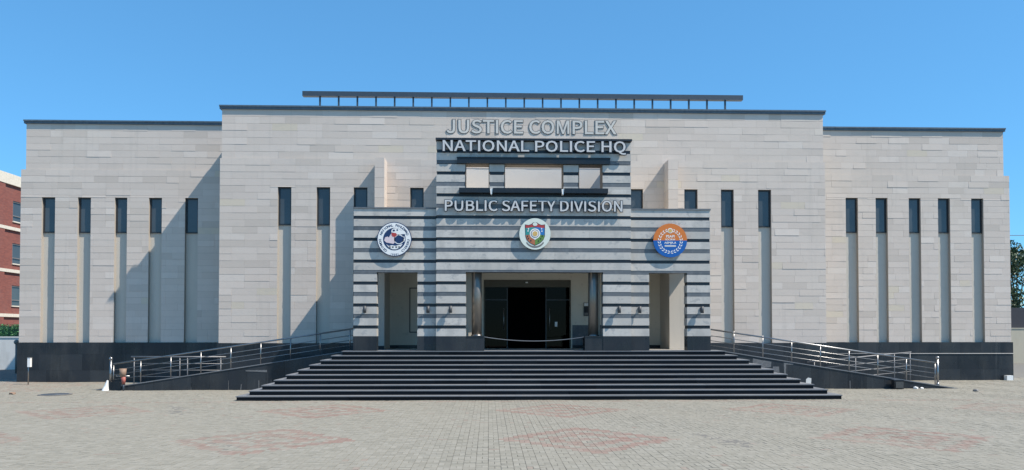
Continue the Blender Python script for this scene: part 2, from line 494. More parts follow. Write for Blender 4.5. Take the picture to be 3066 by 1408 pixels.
LWF = [(-19.206, -18.647), (-17.687, -17.134), (-16.12, -15.594), (-14.664, -14.115), (-13.125, -12.574)]
RWF = [(15.877, 16.424), (17.231, 17.765), (18.729, 19.264), (20.054, 20.598), (21.567, 22.12)]
CWF = [(-8.486, -7.947), (-6.934, -6.393), (-5.446, -4.896), (-3.176, -2.63), (5.761, 6.316), (8.019, 8.564), (9.534, 10.061), (11.073, 11.615)]
TH = 0.16
TX0, TX1 = -1.83, 5.03                          # tower sides
PORCH_HOLE = (-4.70, 7.86, 0.0, 6.30)
slabs = []   # (wall part, rect, y)

def stone_wall(xa, xb, yf, flutes, ztopw, zbotw, holes, zset_in, inset_l, inset_r, w, short):
    hs = [(a, b_, ZP - 1, ztopw) for a, b_ in flutes] + holes
    wall = MB()
    for r in subtract([(xa, xb, ZP, ZSET)], hs):
        wall.box(r[0], r[1], yf + 0.006, yf + TH, r[2], r[3], 0.5)
    wall = wall.build('wall', 'mortar', B)
    up = MB().box(xa + inset_l, xb - inset_r, yf + 0.056, yf + TH + 0.05, ZSET, ZTOP, 0.5).build('upper_wall', 'mortar', B)
    for part, x0, x1, z0, z1, ch, y, hol in ((wall, xa, xb, ZP, ZSET, 0.2756, yf, hs),
                                           (up, xa + inset_l, xb - inset_r, ZSET, ZTOP, 0.2843, yf + 0.05, [])):
        nc = int(round((z1 - z0) / ch)); ch = (z1 - z0) / nc
        for c in range(nc):
            zz0 = z0 + c * ch; zz1 = zz0 + ch
            off = 0.0 if random.random() < 0.55 else w * 0.5
            x = x0 - (w - off if off else 0)
            rects = []
            while x < x1:
                ww = w
                if random.random() < short: ww = w * random.choice((0.5, 0.6, 0.75))
                rects.append((max(x, x0), min(x + ww, x1), zz0, zz1)); x += ww
            for r in subtract([q for q in rects if q[1] - q[0] > 0.03], hol):
                slabs.append((part, r, y))
    return wall, up

wl, ul = stone_wall(XL0, XL1 + 0.0, YW, LWF, 7.94, 6.42, [], 0.05, 0.17, 0.0, 1.03, 0.08)
wc, uc = stone_wall(XL1, XR0, YC, CWF, 7.985, 6.455, [PORCH_HOLE, (TX0 + 0.25, TX1 - 0.25, 6.30, 8.80)], 0.05, 0.05, 0.05, 1.005, 0.12)
wr, ur = stone_wall(XR0, XR1, YW, RWF, 8.11, 6.565, [], 0.05, 0.0, 0.22, 0.92, 0.30)

def slab_mesh(mb, r, y):
    x0, x1, z0, z1 = r
    g = 0.0015
    gb = random.choice((0.002, 0.0025, 0.003, 0.003, 0.004, 0.007)); gt = rnd(0.0015, 0.003)
    p = abs(random.gauss(0, 0.0012)); bo = max(0, random.gauss(0.0, 0.0022)) + (rnd(0.003, 0.007) if random.random() < 0.22 else 0); side = random.gauss(0, 0.0007)
    q = 0.03
    f = y - p
    pts = [(x0 + g, f - bo + side, z0 + gb), (x1 - g, f - bo - side, z0 + gb), (x1 - g, y + q, z0 + gb), (x0 + g, y + q, z0 + gb),
           (x0 + g, f + side, z1 - gt), (x1 - g, f - side, z1 - gt), (x1 - g, y + q, z1 - gt), (x0 + g, y + q, z1 - gt)]
    t = random.gauss(0.45, 0.17)
    if random.random() < 0.02: t = 1.0
    if random.random() < 0.04: t = 0.06
    if random.random() < 0.05: t = 0.9
    mb.hexa(pts, min(max(t, 0.02), 1))

def show_size(s):
    part, r, y = s
    cx = (r[0] + r[1]) / 2
    hidden = (-4.7 < cx < 7.86 and r[3] < 6.6) or (-1.83 < cx < 5.03 and r[3] < 9.2)
    return 0 if hidden else (r[1] - r[0]) * (r[3] - r[2]) / (y * y + cx * cx * 0.05)
slabs.sort(key=show_size, reverse=True)
for s in slabs[:300]:
    mb = MB(); slab_mesh(mb, s[1], s[2]); mb.build('stone_slab', 'stone', s[0])
rest = MB()
for s in slabs[300:]:
    slab_mesh(rest, s[1], s[2])
rest.build('stone_cladding', 'stone', B, kind='stuff')

# masses behind the cladding
DX0, DX1 = -0.191, 3.344
box('core', 'plaster', B, XL0 + 0.02, XL1 - 0.0, YW + TH, 47, 0.0, ZSET - 0.004)
box('core', 'plaster', B, XL0 + 0.19, XL1 - 0.0, YW + TH + 0.06, 46.9, ZSET, ZTOP - 0.004)
box('core', 'plaster', B, XR0, XR1 - 0.02, YW + TH, 47, 0.0, ZSET - 0.004)
box('core', 'plaster', B, XR0, XR1 - 0.24, YW + TH + 0.06, 46.9, ZSET, ZTOP - 0.004)
cm = MB()
for r in subtract([(XL1 + 0.012, XR0 - 0.012, 0.0, ZSET - 0.004)], [(DX0, DX1, ZL - 0.006, 4.25)]):
    cm.box(r[0], r[1], YC + TH, 37.0, r[2], r[3], 0.5)
cm.box(XL1 + 0.06, XR0 - 0.06, YC + TH + 0.06, 37, ZSET, ZTOP - 0.004, 0.5)
cm.box(XL1 + 0.012, XR0 - 0.012, 37.0, 47, 0, ZTOP - 0.3, 0.5)
cm.build('core', 'plaster', B)
# parapet copings
for nm, x0, x1, y in (('l', XL0 + 0.10, XL1 - 0.002, YW), ('c', XL1 - 0.03, XR0 + 0.03, YC), ('r', XR0 + 0.002, XR1 - 0.16, YW)):
    n = 6 if nm != 'c' else 12
    cp = MB()
    cp.box(x0, x1, y - 0.02, y + 0.40, ZTOP, ZTOP + 0.09, 0.5)
    cp = cp.build('coping', 'cap', B)
    dx = (x1 - x0) / n
    for i in range(n):
        a = x0 + i * dx - (0.01 if i == 0 else -0.002); b_ = x0 + (i + 1) * dx + (0.01 if i == n - 1 else -0.002)
        MB().box(a, b_, y - 0.05 - rnd(0, 0.006), y + 0.42, ZTOP + 0.09, ZTOP + 0.15 + rnd(0, 0.004)).build('coping_panel', 'cap', cp)

# plinth of black granite slabs
def plinth(xa, xb, y, name='plinth'):
    core = MB().box(xa, xb, y - 0.02, y + TH, 0.0, ZP - 0.004, 0.2).build(name, 'black_band', B)
    zs = [0.0, 0.50, 1.19, ZP]
    for c in range(3):
        x = xa - rnd(0, 0.6)
        while x < xb:
            x1 = x + 0.92
            a, b_ = max(x, xa), min(x1, xb); x = x1
            if b_ - a < 0.04: continue
            f = y - 0.045 - rnd(0, 0.003)
            MB().box(a + 0.002, b_ - 0.002, f, y - 0.015, zs[c] + 0.002, zs[c + 1] - 0.002).build('granite_slab', 'granite', core)
    return core
plinth(XL0 - 0.045, XL1 - 0.002, YW)
plinth(XR0 + 0.002, XR1 + 0.045, YW)
plinth(XL1 - 0.045, -4.75, YC)
plinth(7.92, XR0 + 0.045, YC)

# windows
def window(x0, x1, z0, z1, y, yellow=False):
    fr = MB(); t = 0.055
    fr.box(x0, x0 + t, y - 0.045, y + 0.01, z0, z1, 0.5); fr.box(x1 - t, x1, y - 0.045, y + 0.01, z0, z1, 0.5)
    fr.box(x0 + t, x1 - t, y - 0.045, y + 0.01, z0, z0 + t, 0.5); fr.box(x0 + t, x1 - t, y - 0.045, y + 0.01, z1 - t, z1, 0.5)
    fr = fr.build('window', 'frame', B)
    e = rnd(-0.004, 0.004)
    p = MB()
    p.hexa([(x0 + t, y - 0.012 + e, z0 + t), (x1 - t, y - 0.012 - e, z0 + t), (x1 - t, y + 0.004, z0 + t), (x0 + t, y + 0.004, z0 + t),
            (x0 + t, y - 0.010 + e, z1 - t), (x1 - t, y - 0.010 - e, z1 - t), (x1 - t, y + 0.004, z1 - t), (x0 + t, y + 0.004, z1 - t)], 0.5)
    p.build('pane', 'pane', fr)
for a, b_ in LWF: window(a + 0.004, b_ - 0.004, 6.42, 7.936, YW + TH - 0.012)
for a, b_ in RWF: window(a + 0.004, b_ - 0.004, 6.565, 8.106, YW + TH - 0.012)
for a, b_ in CWF: window(a + 0.004, b_ - 0.004, 6.455, 7.981, YC + TH - 0.012)

# fins above the portico
for x0, x1 in ((-4.496, -4.117), (7.183, 7.572)):
    fn = MB().box(x0 + 0.01, x1 - 0.01, 29.885, YC + 0.05, 6.2, 9.03, 0.5).build('fin', 'mortar', B)
    z = 6.25
    while z < 9.0:
        z1 = min(z + 0.398, 9.045)
        MB().box(x0, x1, 29.86, YC - 0.002, z + 0.003, z1 - 0.003, min(max(random.gauss(0.5, 0.18), 0), 0.95)).build('stone_slab', 'stone', fn)
        z = z1

# ------------------------------------------------------------------ portico: striped blocks
PO = MB()
PO.box(-4.70, 7.86, 27.2, YC, 6.10, 6.30, 0.5)              # roof slab
PO = PO.build('portico', 'porch', B)
courses = []
edges = []
k = 0
zc = 2.308
bands = []
while zc < 8.8:
    bands.append((zc - 0.056, zc + 0.056, 'black_band')); zc += 0.386
    bands.append((zc - 0.073, zc + 0.073, 'grey_marble')); zc += 0.386
def course_list(ztop):
    out = [(ZL, 1.985, 'granite')]
    z = 1.985
    for a, b_, m_ in bands:
        if b_ > ztop - 0.12: break
        out.append((z, a, 'marble')); out.append((a, b_, m_)); z = b_
    out.append((z, ztop, 'marble'))
    return out
REC = {'marble': 0.0, 'panel_marble': 0.003, 'grey_marble': 0.008, 'black_band': 0.018, 'granite': -0.006}
def clad_front(x0, x1, y0, y1, ztop, holes, seg, grey_zones=()):
    for z0, z1, m_ in course_list(ztop):
        zs = [(z0, z1)]
        for hz in (HEAD,):
            zs = [q for a, b_ in zs for q in ([(a, hz), (hz, b_)] if a < hz < b_ else [(a, b_)])]
        for a, b_ in zs:
            mm = m_
            for g0, g1 in grey_zones:
                if m_ == 'marble' and a > g0 and b_ < g1: mm = 'panel_marble'
            for r in subtract([(x0, x1, a, b_)], holes, 0.02):
                n = max(1, int(round((r[1] - r[0]) / seg)))
                cuts = [r[0]] + [r[0] + (r[1] - r[0]) * (i + rnd(-0.12, 0.12)) / n for i in range(1, n)] + [r[1]]
                for i in range(n):
                    jx = 0.001; rc = REC[mm]
                    e0 = rc if abs(cuts[i] - x0) > 0.001 or rc < 0 else rc
                    ya = y0 + rc + rnd(0, 0.002)
                    # the ends of recessed bands step back on jambs too
                    xa = cuts[i] + (jx if i else max(rc, 0)); xb = cuts[i + 1] - (jx if i < n - 1 else max(rc, 0))
                    MB().box(xa, xb, ya, y1 - max(rc, 0) - (0.012 if mm != 'marble' else 0), r[2] + 0.001, r[3] - 0.001).build(
                        {'marble': 'marble_slab', 'panel_marble': 'grey_slab', 'grey_marble': 'grey_band', 'black_band': 'black_band', 'granite': 'granite_base'}[mm], mm, PO)
TX0, TX1 = -1.83, 5.03
WIN = [(-0.817, 0.028, 7.17, 8.045), (0.557, 2.638, 7.17, 8.045), (3.171, 4.024, 7.17, 8.045)]
clad_front(-4.739, TX0, YS, YS + 0.43, 6.475, [(-3.924, -2.503, ZL - 1, HEAD)], 1.15)
clad_front(TX1, 7.903, YS, YS + 0.43, 6.475, [(5.709, 7.062, ZL - 1, HEAD)], 1.15)
clad_front(TX0, TX1, YT, YT + 0.45, 8.83, [(-0.79, 4.03, ZL - 1, HEAD)] + WIN, 1.3)
# caps
box('cap', 'grey_marble', PO, -4.76, TX0 - 0.002, YS - 0.03, YS + 0.45, 6.475, 6.525)
box('cap', 'grey_marble', PO, TX1 + 0.002, 7.925, YS - 0.03, YS + 0.45, 6.475, 6.525)
box('cap', 'black_band', PO, TX0 - 0.02, TX1 + 0.02, YT - 0.15, YT + 0.47, 8.85, 8.92)
# tower cheeks (open above the roof)
box('cheek', 'marble', PO, TX0 + 0.003, TX0 + 0.25, YT + 0.452, YC - 0.004, 6.31, 8.90)
box('cheek', 'marble', PO, TX1 - 0.25, TX1 - 0.003, YT + 0.452, YC - 0.004, 6.31, 8.90)
# portico side beams, piers, ceiling
box('side_beam', 'marble', PO, -4.735, -4.42, YS + 0.432, YC - 0.004, 4.75, 6.47)
box('side_beam', 'marble', PO, 7.585, 7.899, YS + 0.432, YC - 0.004, 4.75, 6.47)
box('pier', 'plaster', PO, -4.735, -3.978, 29.0, YC - 0.004, ZL, 4.748)
box('pier', 'plaster', PO, 6.998, 7.899, 29.0, YC - 0.004, ZL, 4.748)
box('ceiling', 'white', PO, -4.41, 7.58, YS + 0.435, YC - 0.006, 4.76, 4.86)
pw = MB()
for r in subtract([(-4.70, 7.86, ZL - 0.1, 6.10)], [(DX0, DX1, ZL - 1, 4.25)]):
    pw.box(r[0], r[1], YC, YC + TH - 0.002, r[2], r[3], rnd(0, 1))
pw.build('porch_wall', 'porch', PO)
box('back_panel', 'panel_plaster', PO, TX0 + 0.252, TX1 - 0.252, YC + 0.01, YC + TH - 0.002, 6.302, 8.798)
for a, b_ in ((-3.97, DX0 - 0.06), (DX1 + 0.06, 6.99)):
    box('skirting', 'granite', PO, a, b_, YC - 0.025, YC - 0.001, ZL + 0.001, ZL + 0.13)
box('skirting', 'granite', PO, -4.41, -3.98, 28.975, 28.999, ZL + 0.001, ZL + 0.13)
for a, b_ in ((3.35, 6.99),):
    box('dado', 'grey_marble', PO, DX1 + 0.062, 4.6, YC - 0.012, YC - 0.001, ZL + 0.132, 2.42)
# canopy and sill on the tower
cn = MB().box(-1.10, 4.275, YT - 0.10, YT + 0.02, 8.04, 8.235, 0.3).build('canopy', 'black_band', PO)
box('canopy_lip', 'black_band', cn, -1.115, 4.29, YT - 0.12, YT + 0.02, 8.236, 8.262)
x = -1.077
for xb in (0.10, 2.60, 4.234):
    MB().box(x + 0.05, xb - 0.05, YT - 0.235, YT + 0.10, 6.99, 7.155, 0.4).build('sill', 'black_band', PO); x = xb
for xb in (0.10, 2.60):
    MB().prism([(xb - 0.05, 7.12), (xb - 0.03, 6.95), (xb + 0.02, 6.93), (xb + 0.05, 7.13)], YT - 0.215, YT + 0.03).build('sill_bracket', 'white', PO)
for w_ in WIN:
    f_ = MB(); t = 0.025
    f_.box(w_[0], w_[0] + t, YT - 0.006, YT + 0.448, w_[2], w_[3], .5); f_.box(w_[1] - t, w_[1], YT - 0.006, YT + 0.448, w_[2], w_[3], .5)
    f_.box(w_[0] + t, w_[1] - t, YT - 0.006, YT + 0.448, w_[3] - t, w_[3], .5)
    f_.build('opening_trim', 'brown', PO)
# pedestals and steel columns
for x0, x1, cx in ((-0.788, -0.15, -0.415), (3.39, 4.028, 3.73)):
    pd = MB().box(x0, x1, YT + 0.012, 27.1, ZL + 0.001, 1.955, 0.4).build('pedestal', 'granite', PO)
    box('pedestal_cap', 'granite', pd, x0 - 0.0, x1 + 0.0, YT - 0.004, 27.12, 1.956, 1.992)
    cl = MB().tube((cx, 26.80, 1.992), (cx, 26.80, 4.76), 0.178, 32).build('column', 'polished', PO)
    MB().tube((cx, 26.80, 1.993), (cx, 26.80, 2.035), 0.20, 32).build('column_ring', 'steel', cl)
# brown jambs in the main opening
box('jamb', 'porch', PO, -0.789, -0.60, 27.13, 28.6, ZL + 0.001, 4.75)
box('jamb', 'porch', PO, 3.84, 4.029, 27.13, 28.6, ZL + 0.001, 4.75)

# entrance door
dr = MB(); t = 0.05
dr.box(DX0, DX0 + t, YC - 0.03, YC + 0.14, ZL, 4.25, .5); dr.box(DX1 - t, DX1, YC - 0.03, YC + 0.14, ZL, 4.25, .5)
dr.box(DX0 + t, DX1 - t, YC - 0.03, YC + 0.14, 3.955, 4.25, .5)
dr = dr.build('entrance_door', 'olive', PO)
for a, b_ in ((DX0 + t, 0.744), (2.358, DX1 - t)):
    box('door_glass', 'door_glass', dr, a, b_, YC + 0.055, YC + 0.067, ZL + 0.03, 3.95)
for x in (0.744, 2.318):
    box('door_stile', 'frame', dr, x, x + 0.04, YC + 0.04, YC + 0.085, ZL + 0.004, 3.953)
for a, b_ in ((DX0 + t + 0.002, 0.742), (2.36, DX1 - t - 0.002)):
    box('door_rail', 'frame', dr, a, b_, YC + 0.042, YC + 0.083, 3.42, 3.47)
box('door_sensor', 'white', dr, 1.50, 1.60, YC - 0.06, YC - 0.031, 4.12, 4.17)
MB().tube((0.62, YC + 0.0, 2.2), (0.62, YC + 0.0, 3.1), 0.018).build('door_handle', 'steel', dr)
MB().tube((2.48, YC + 0.0, 2.2), (2.48, YC + 0.0, 3.1), 0.018).build('door_handle', 'steel', dr)
box('door_notice', 'white', dr, 2.70, 2.80, YC + 0.048, YC + 0.053, 2.36, 2.55)
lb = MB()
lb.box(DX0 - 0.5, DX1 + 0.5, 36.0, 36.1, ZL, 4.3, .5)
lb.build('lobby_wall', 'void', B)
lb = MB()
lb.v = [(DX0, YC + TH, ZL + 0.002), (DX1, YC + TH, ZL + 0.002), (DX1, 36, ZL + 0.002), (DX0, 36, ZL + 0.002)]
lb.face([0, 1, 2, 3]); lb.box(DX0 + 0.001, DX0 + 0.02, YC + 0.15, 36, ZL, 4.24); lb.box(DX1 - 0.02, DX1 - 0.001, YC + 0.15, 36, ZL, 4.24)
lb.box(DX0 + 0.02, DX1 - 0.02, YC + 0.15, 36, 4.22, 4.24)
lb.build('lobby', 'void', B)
# framed service panel inside the left doorway
pn = MB(); t = 0.04
pn.box(-3.19, -3.19 + t, YC - 0.03, YC - 0.001, 2.11, 3.93); pn.box(-2.0 - t, -2.0, YC - 0.03, YC - 0.001, 2.11, 3.93)
pn.box(-3.15, -2.04, YC - 0.03, YC - 0.001, 2.11, 2.11 + t); pn.box(-3.15, -2.04, YC - 0.03, YC - 0.001, 3.93 - t, 3.93)
pn = pn.build('service_panel', 'brown', PO)
box('panel_sheet', 'porch', pn, -3.15, -2.04, YC - 0.012, YC - 0.001, 2.15, 3.89)

# conduit along the right plinth
cd = MB().tube((14.0, YW - 0.062, 1.186), (XR1 + 0.03, YW - 0.062, 1.186), 0.017, 8)
cd.build('conduit', 'dull_white', B)

# ------------------------------------------------------------------ roof railing
RR = thing('roof_railing', (1.5, 31.3, ZTOP), 'dark steel beam on short posts along the roof edge of the centre block', 'railing')
MB().box(-7.68, 10.68, 31.2, 31.42, 11.88, 12.08, 0.5).build('beam', 'dark_metal', RR)
MB().box(-6.99, 9.97, 31.24, 31.38, 11.07, 11.16, 0.5).build('base_rail', 'dark_metal', RR)
for i in range(23):
    x = -6.975 + i * (9.948 + 6.975) / 22
    box('post', 'dark_metal', RR, x - 0.033, x + 0.033, 31.27, 31.34, 11.16, 11.88)

# ------------------------------------------------------------------ entrance steps
ST = thing('entrance_steps', (1.7, 23.6, 0), 'wide flight of black granite steps up to the portico', 'steps')
RS = ZL / 10
for k in range(10):
    x0 = -7.80 + 0.3025 * k; x1 = 11.20 - 0.318 * k; yf = 23.60 + 0.30 * k
    z0 = k * RS; z1 = z0 + RS
    yb = 28.085 if k < 9 else YC - 0.004
    bd = MB().box(x0 + 0.03, x1 - 0.03, yf + 0.05, yb - 0.002, z0 - (0.03 if k == 0 else 0), z1 - 0.036, 0.5).build('step', 'riser', ST)
    # riser slabs
    n = max(7, int(round((x1 - x0) / 1.75)))
    for i in range(n):
        a = x0 + 0.022 + (x1 - x0 - 0.044) * i / n; b_ = x0 + 0.022 + (x1 - x0 - 0.044) * (i + 1) / n
        MB().box(a + 0.0015, b_ - 0.0015, yf + 0.028 + rnd(0, 0.002), yf + 0.049, z0 - (0.03 if k == 0 else 0.0) + 0.001, z1 - 0.037).build('riser', 'riser', bd)
    n = max(7, int(round((x1 - x0) / 1.75)))
    dep = 0.36 if k < 9 else 1.2
    for i in range(n):
        a = x0 + (x1 - x0) * i / n; b_ = x0 + (x1 - x0) * (i + 1) / n
        h = rnd(0, 0.0015)
        MB().hexa([(a + 0.001, yf + 0.004, z1 - 0.034), (b_ - 0.001, yf + 0.004, z1 - 0.034), (b_ - 0.001, yf + dep, z1 - 0.034), (a + 0.001, yf + dep, z1 - 0.034),
                   (a + 0.001, yf, z1 - 0.006 + h), (b_ - 0.001, yf, z1 - 0.006 + h), (b_ - 0.001, yf + dep, z1 + h - 0.001), (a + 0.001, yf + dep, z1 + h - 0.001)]).build('tread', 'tread', bd)
    ny = 3
    for sx in (0, 1):
        a, b_ = (x0, x0 + 0.36) if sx == 0 else (x1 - 0.36, x1)
        for i in range(ny):
            ya = yf + dep + (28.085 - yf - dep) * i / ny; yb2 = yf + dep + (28.085 - yf - dep) * (i + 1) / ny
            if k < 9:
                MB().box(a, b_, ya + 0.001, yb2 - 0.001, z1 - 0.035, z1 - 0.002 + rnd(0, 0.002)).build('tread', 'tread', bd)
# porch floor slabs
fl = MB().box(-4.70, 7.86, 27.52, YC - 0.006, ZL - 0.03, ZL - 0.006, 0.5).build('porch_floor', 'floor', ST)

# ------------------------------------------------------------------ ramps
def zl(x): return min(max(0.1545 * (x + 14.58), 0.0), ZL)
def zr(x): return min(max(0.1585 * (17.82 - x), 0.0), ZL)
def ramp_obj(fn, xlow, xhigh, label):
    s = 1 if xhigh > xlow else -1
    T = thing('ramp', (xlow, 28.1, 0), label, 'ramp', 'access ramps beside the steps')
    n = 14
    xs = [xlow + (xhigh - xlow) * i / n for i in range(n + 1)]
    core = MB()
    for i in range(n):
        a, b_ = sorted((xs[i], xs[i + 1]))
        core.hexa([(a, 28.13, -0.03), (b_, 28.13, -0.03), (b_, 28.33, -0.03), (a, 28.33, -0.03),
                   (a, 28.13, fn(a) - 0.035), (b_, 28.13, fn(b_) - 0.035), (b_, 28.33, fn(b_) - 0.035), (a, 28.33, fn(a) - 0.035)], 0.3)
    core = core.build('side_wall', 'black_band', T)
    for i in range(n):
        a, b_ = sorted((xs[i], xs[i + 1]))
        if max(fn(a), fn(b_)) < 0.08: continue
        y = 28.095 - rnd(0, 0.004)
        MB().hexa([(a + 0.002, y, -0.03), (b_ - 0.002, y, -0.03), (b_ - 0.002, 28.129, -0.03), (a + 0.002, 28.129, -0.03),
                   (a + 0.002, y, fn(a) - 0.036), (b_ - 0.002, y, fn(b_) - 0.036), (b_ - 0.002, 28.129, fn(b_) - 0.036), (a + 0.002, 28.129, fn(a) - 0.036)]).build('granite_slab', 'granite', core)
        MB().hexa([(a + 0.001, 28.07, fn(a) - 0.034), (b_ - 0.001, 28.07, fn(b_) - 0.034), (b_ - 0.001, 28.36, fn(b_) - 0.034), (a + 0.001, 28.36, fn(a) - 0.034),
                   (a + 0.001, 28.07, fn(a)), (b_ - 0.001, 28.07, fn(b_)), (b_ - 0.001, 28.36, fn(b_)), (a + 0.001, 28.36, fn(a))]).build('curb_slab', 'tread', core)
    dk = MB()
    for i in range(n):
        a, b_ = sorted((xs[i], xs[i + 1]))
        d = 0.09
        dk.hexa([(a, 28.361, -0.03), (b_, 28.361, -0.03), (b_, 30.5, -0.03), (a, 30.5, -0.03),
                 (a, 28.361, max(fn(a) - d, -0.01)), (b_, 28.361, max(fn(b_) - d, -0.01)), (b_, 30.5, max(fn(b_) - d, -0.01)), (a, 30.5, max(fn(a) - d, -0.01))], 0.5)
    dk.build('deck', 'tread', T)
    return T
RAMP_L = ramp_obj(zl, -14.30, -4.79, 'black granite ramp rising from the left towards the portico')
RAMP_R = ramp_obj(zr, 17.75, 7.95, 'black granite ramp descending from the portico to the right')
def patch(T, pts, mat, name):
    y0 = 28.0855
    MB().prism([(x + rnd(-0.02, 0.02), z + rnd(-0.02, 0.02)) for x, z in pts], y0, 28.094).build(name, mat, T)
patch(RAMP_R, [(9.92, 0.78), (10.62, 0.80), (10.63, 1.02), (10.2, 1.10), (9.93, 1.14)], 'cement', 'cement_patch')
patch(RAMP_R, [(10.66, 0.63), (10.93, 0.62), (10.92, 0.82), (10.68, 0.84)], 'cement', 'cement_patch')
patch(RAMP_R, [(11.93, 0.0), (12.12, 0.0), (12.13, 0.38), (12.02, 0.42), (11.93, 0.36)], 'render_white', 'cement_patch')
patch(RAMP_R, [(11.10, 0.50), (11.16, 0.50), (11.17, 0.93), (11.45, 0.90), (11.46, 0.95), (11.10, 0.97)], 'cement', 'cement_patch')
patch(RAMP_L, [(-8.93, 0.70), (-8.14, 0.67), (-8.14, 0.72), (-8.93, 0.75)], 'cement', 'cement_patch')
for x_ in (-10.9, -9.55, -9.1, -8.45, -8.0):
    h_ = rnd(0.2, 0.42)
    patch(RAMP_L, [(x_, 0.0), (x_ + 0.025, 0.0), (x_ + 0.02, h_), (x_ + 0.004, h_)], 'cement', 'cement_streak')
patch(RAMP_R, [(13.6, 0.0), (13.63, 0.0), (13.62, 0.3), (13.6, 0.3)], 'cement', 'cement_streak')
# little end block of the left ramp
eb = MB().box(-13.98, -13.42, 28.06, 28.40, -0.03, 0.30, 0.3)
eb.build('end_block', 'granite', None, label='low black granite block at the foot of the left ramp', category='block')

def rail_thing(fn, xend, x_first, x_last, step, label):
    T = thing('ramp_railing', (xend, 28.22, 0), label, 'railing', 'steel railings along the ramps')
    Y = 28.22
    s = 1 if x_last > x_first else -1
    hz = 0.775
    e = MB().tube((xend, Y, fn(xend)), (xend, Y, 1.10), 0.042, 14)
    e.tube((xend, Y, fn(xend) - 0.02), (xend, Y, fn(xend) + 0.10), 0.06, 14, 0.045)
    e = e.build('end_post', 'steel', T)
    MB().ball((xend, Y, 1.155), 0.065).build('ball', 'steel', e)
    MB().tube((xend, Y, fn(xend) + hz + 0.06), (x_last, Y, fn(x_last) + hz + 0.045), 0.030, 12).build('handrail', 'steel', T)
    for q in (0.22, 0.40, 0.58):
        MB().tube((xend, Y, fn(xend) + q + 0.03), (x_last, Y, fn(x_last) + q), 0.0125, 8).build('rail', 'steel', T)
    x = x_first
    MB().tube((xend + 0.10 * s, Y, fn(xend) - 0.01), (xend + 0.10 * s, Y, fn(xend + 0.1 * s) + hz + 0.05), 0.02, 10).build('post', 'steel', T)
    while (x - x_last) * s < 0:
        MB().tube((x, Y, fn(x) - 0.01), (x, Y, fn(x) + hz + 0.04), 0.022, 10).build('post', 'steel', T)
        x += step * s
    return T
rail_thing(zl, -13.86, -12.78, -4.76, 1.092, 'slanting steel railing climbing the left ramp')
rail_thing(zr, 17.06, 15.85, 7.93, 1.10, 'slanting steel railing descending the right ramp')

T = thing('inner_railing', (-12.2, 30.3, 0), 'level steel railing behind the left ramp against the dark plinth', 'railing')
MB().tube((-14.1, 30.3, 1.16), (-10.4, 30.3, 1.15), 0.028, 10).build('handrail', 'dull_steel', T)
for z in (0.90, 0.64, 0.38):
    MB().tube((-13.95, 30.3, z), (-10.4, 30.3, z - 0.02), 0.0125, 8).build('rail', 'dull_steel', T)
for x in (-13.98, -12.2, -11.9, -10.6):
    MB().tube((x, 30.3, -0.02), (x, 30.3, 1.15), 0.02, 10).build('post', 'dull_steel', T)
T = thing('inner_railing', (15.5, 30.25, 0), 'shorter steel railing rising behind the right ramp railing', 'railing')
for z in (1.20, 0.92, 0.66, 0.42):
    MB().tube((12.9, 30.25, z - 0.28), (17.2, 30.25, z + 0.12), 0.024 if z > 1 else 0.0125, 8).build('rail', 'dull_steel', T)
for x in (13.2, 14.9, 16.5, 17.15):
    MB().tube((x, 30.25, -0.02), (x, 30.25, 1.2 + 0.093 * (x - 15.9)), 0.018, 10).build('post', 'dull_steel', T)

# ------------------------------------------------------------------ lettering
def text_islands(body, offset):
    cu = bpy.data.curves.new('txt', 'FONT')
    cu.body = body; cu.offset = offset; cu.resolution_u = 4; cu.fill_mode = 'FRONT'
    ob = bpy.data.objects.new('txt', cu); COL.objects.link(ob)
    dg = bpy.context.evaluated_depsgraph_get(); dg.update()
    me = bpy.data.meshes.new_from_object(ob.evaluated_get(dg))
    bpy.data.objects.remove(ob); bpy.data.curves.remove(cu)
    bm = bmesh.new(); bm.from_mesh(me); bpy.data.meshes.remove(me)
    bmesh.ops.remove_doubles(bm, verts=bm.verts, dist=1e-5)
    seen = set(); isl = []
    for v in bm.verts:
        if v in seen: continue
        st = [v]; comp = []; seen.add(v)
        while st:
            w = st.pop(); comp.append(w)
            for e in w.link_edges:
                o = e.other_vert(w)
                if o not in seen: seen.add(o); st.append(o)
        ids = {w: i for i, w in enumerate(comp)}
        fs = {f for w in comp for f in w.link_faces}
        if fs:
            isl.append(([(w.co.x, w.co.y) for w in comp], [[ids[w] for w in f.verts] for f in fs]))
    bm.free()
    isl.sort(key=lambda s: min(p[0] for p in s[0]))
    return isl

def solid(isl, tf, y0, y1):
    """2-D island -> extruded solid with the front at y0"""
    pts, fs = isl
    bm = bmesh.new()
    vs = [bm.verts.new((tf(p)[0], y0, tf(p)[1])) for p in pts]
    for f in fs:
        try: bm.faces.new([vs[i] for i in f])
        except ValueError: pass
    geo = bmesh.ops.extrude_face_region(bm, geom=list(bm.faces))
    for g in geo['geom']:
        if isinstance(g, bmesh.types.BMVert): g.co.y = y1
    bmesh.ops.recalc_face_normals(bm, faces=bm.faces)
    me = bpy.data.meshes.new('letter'); bm.to_mesh(me); bm.free()
    return me

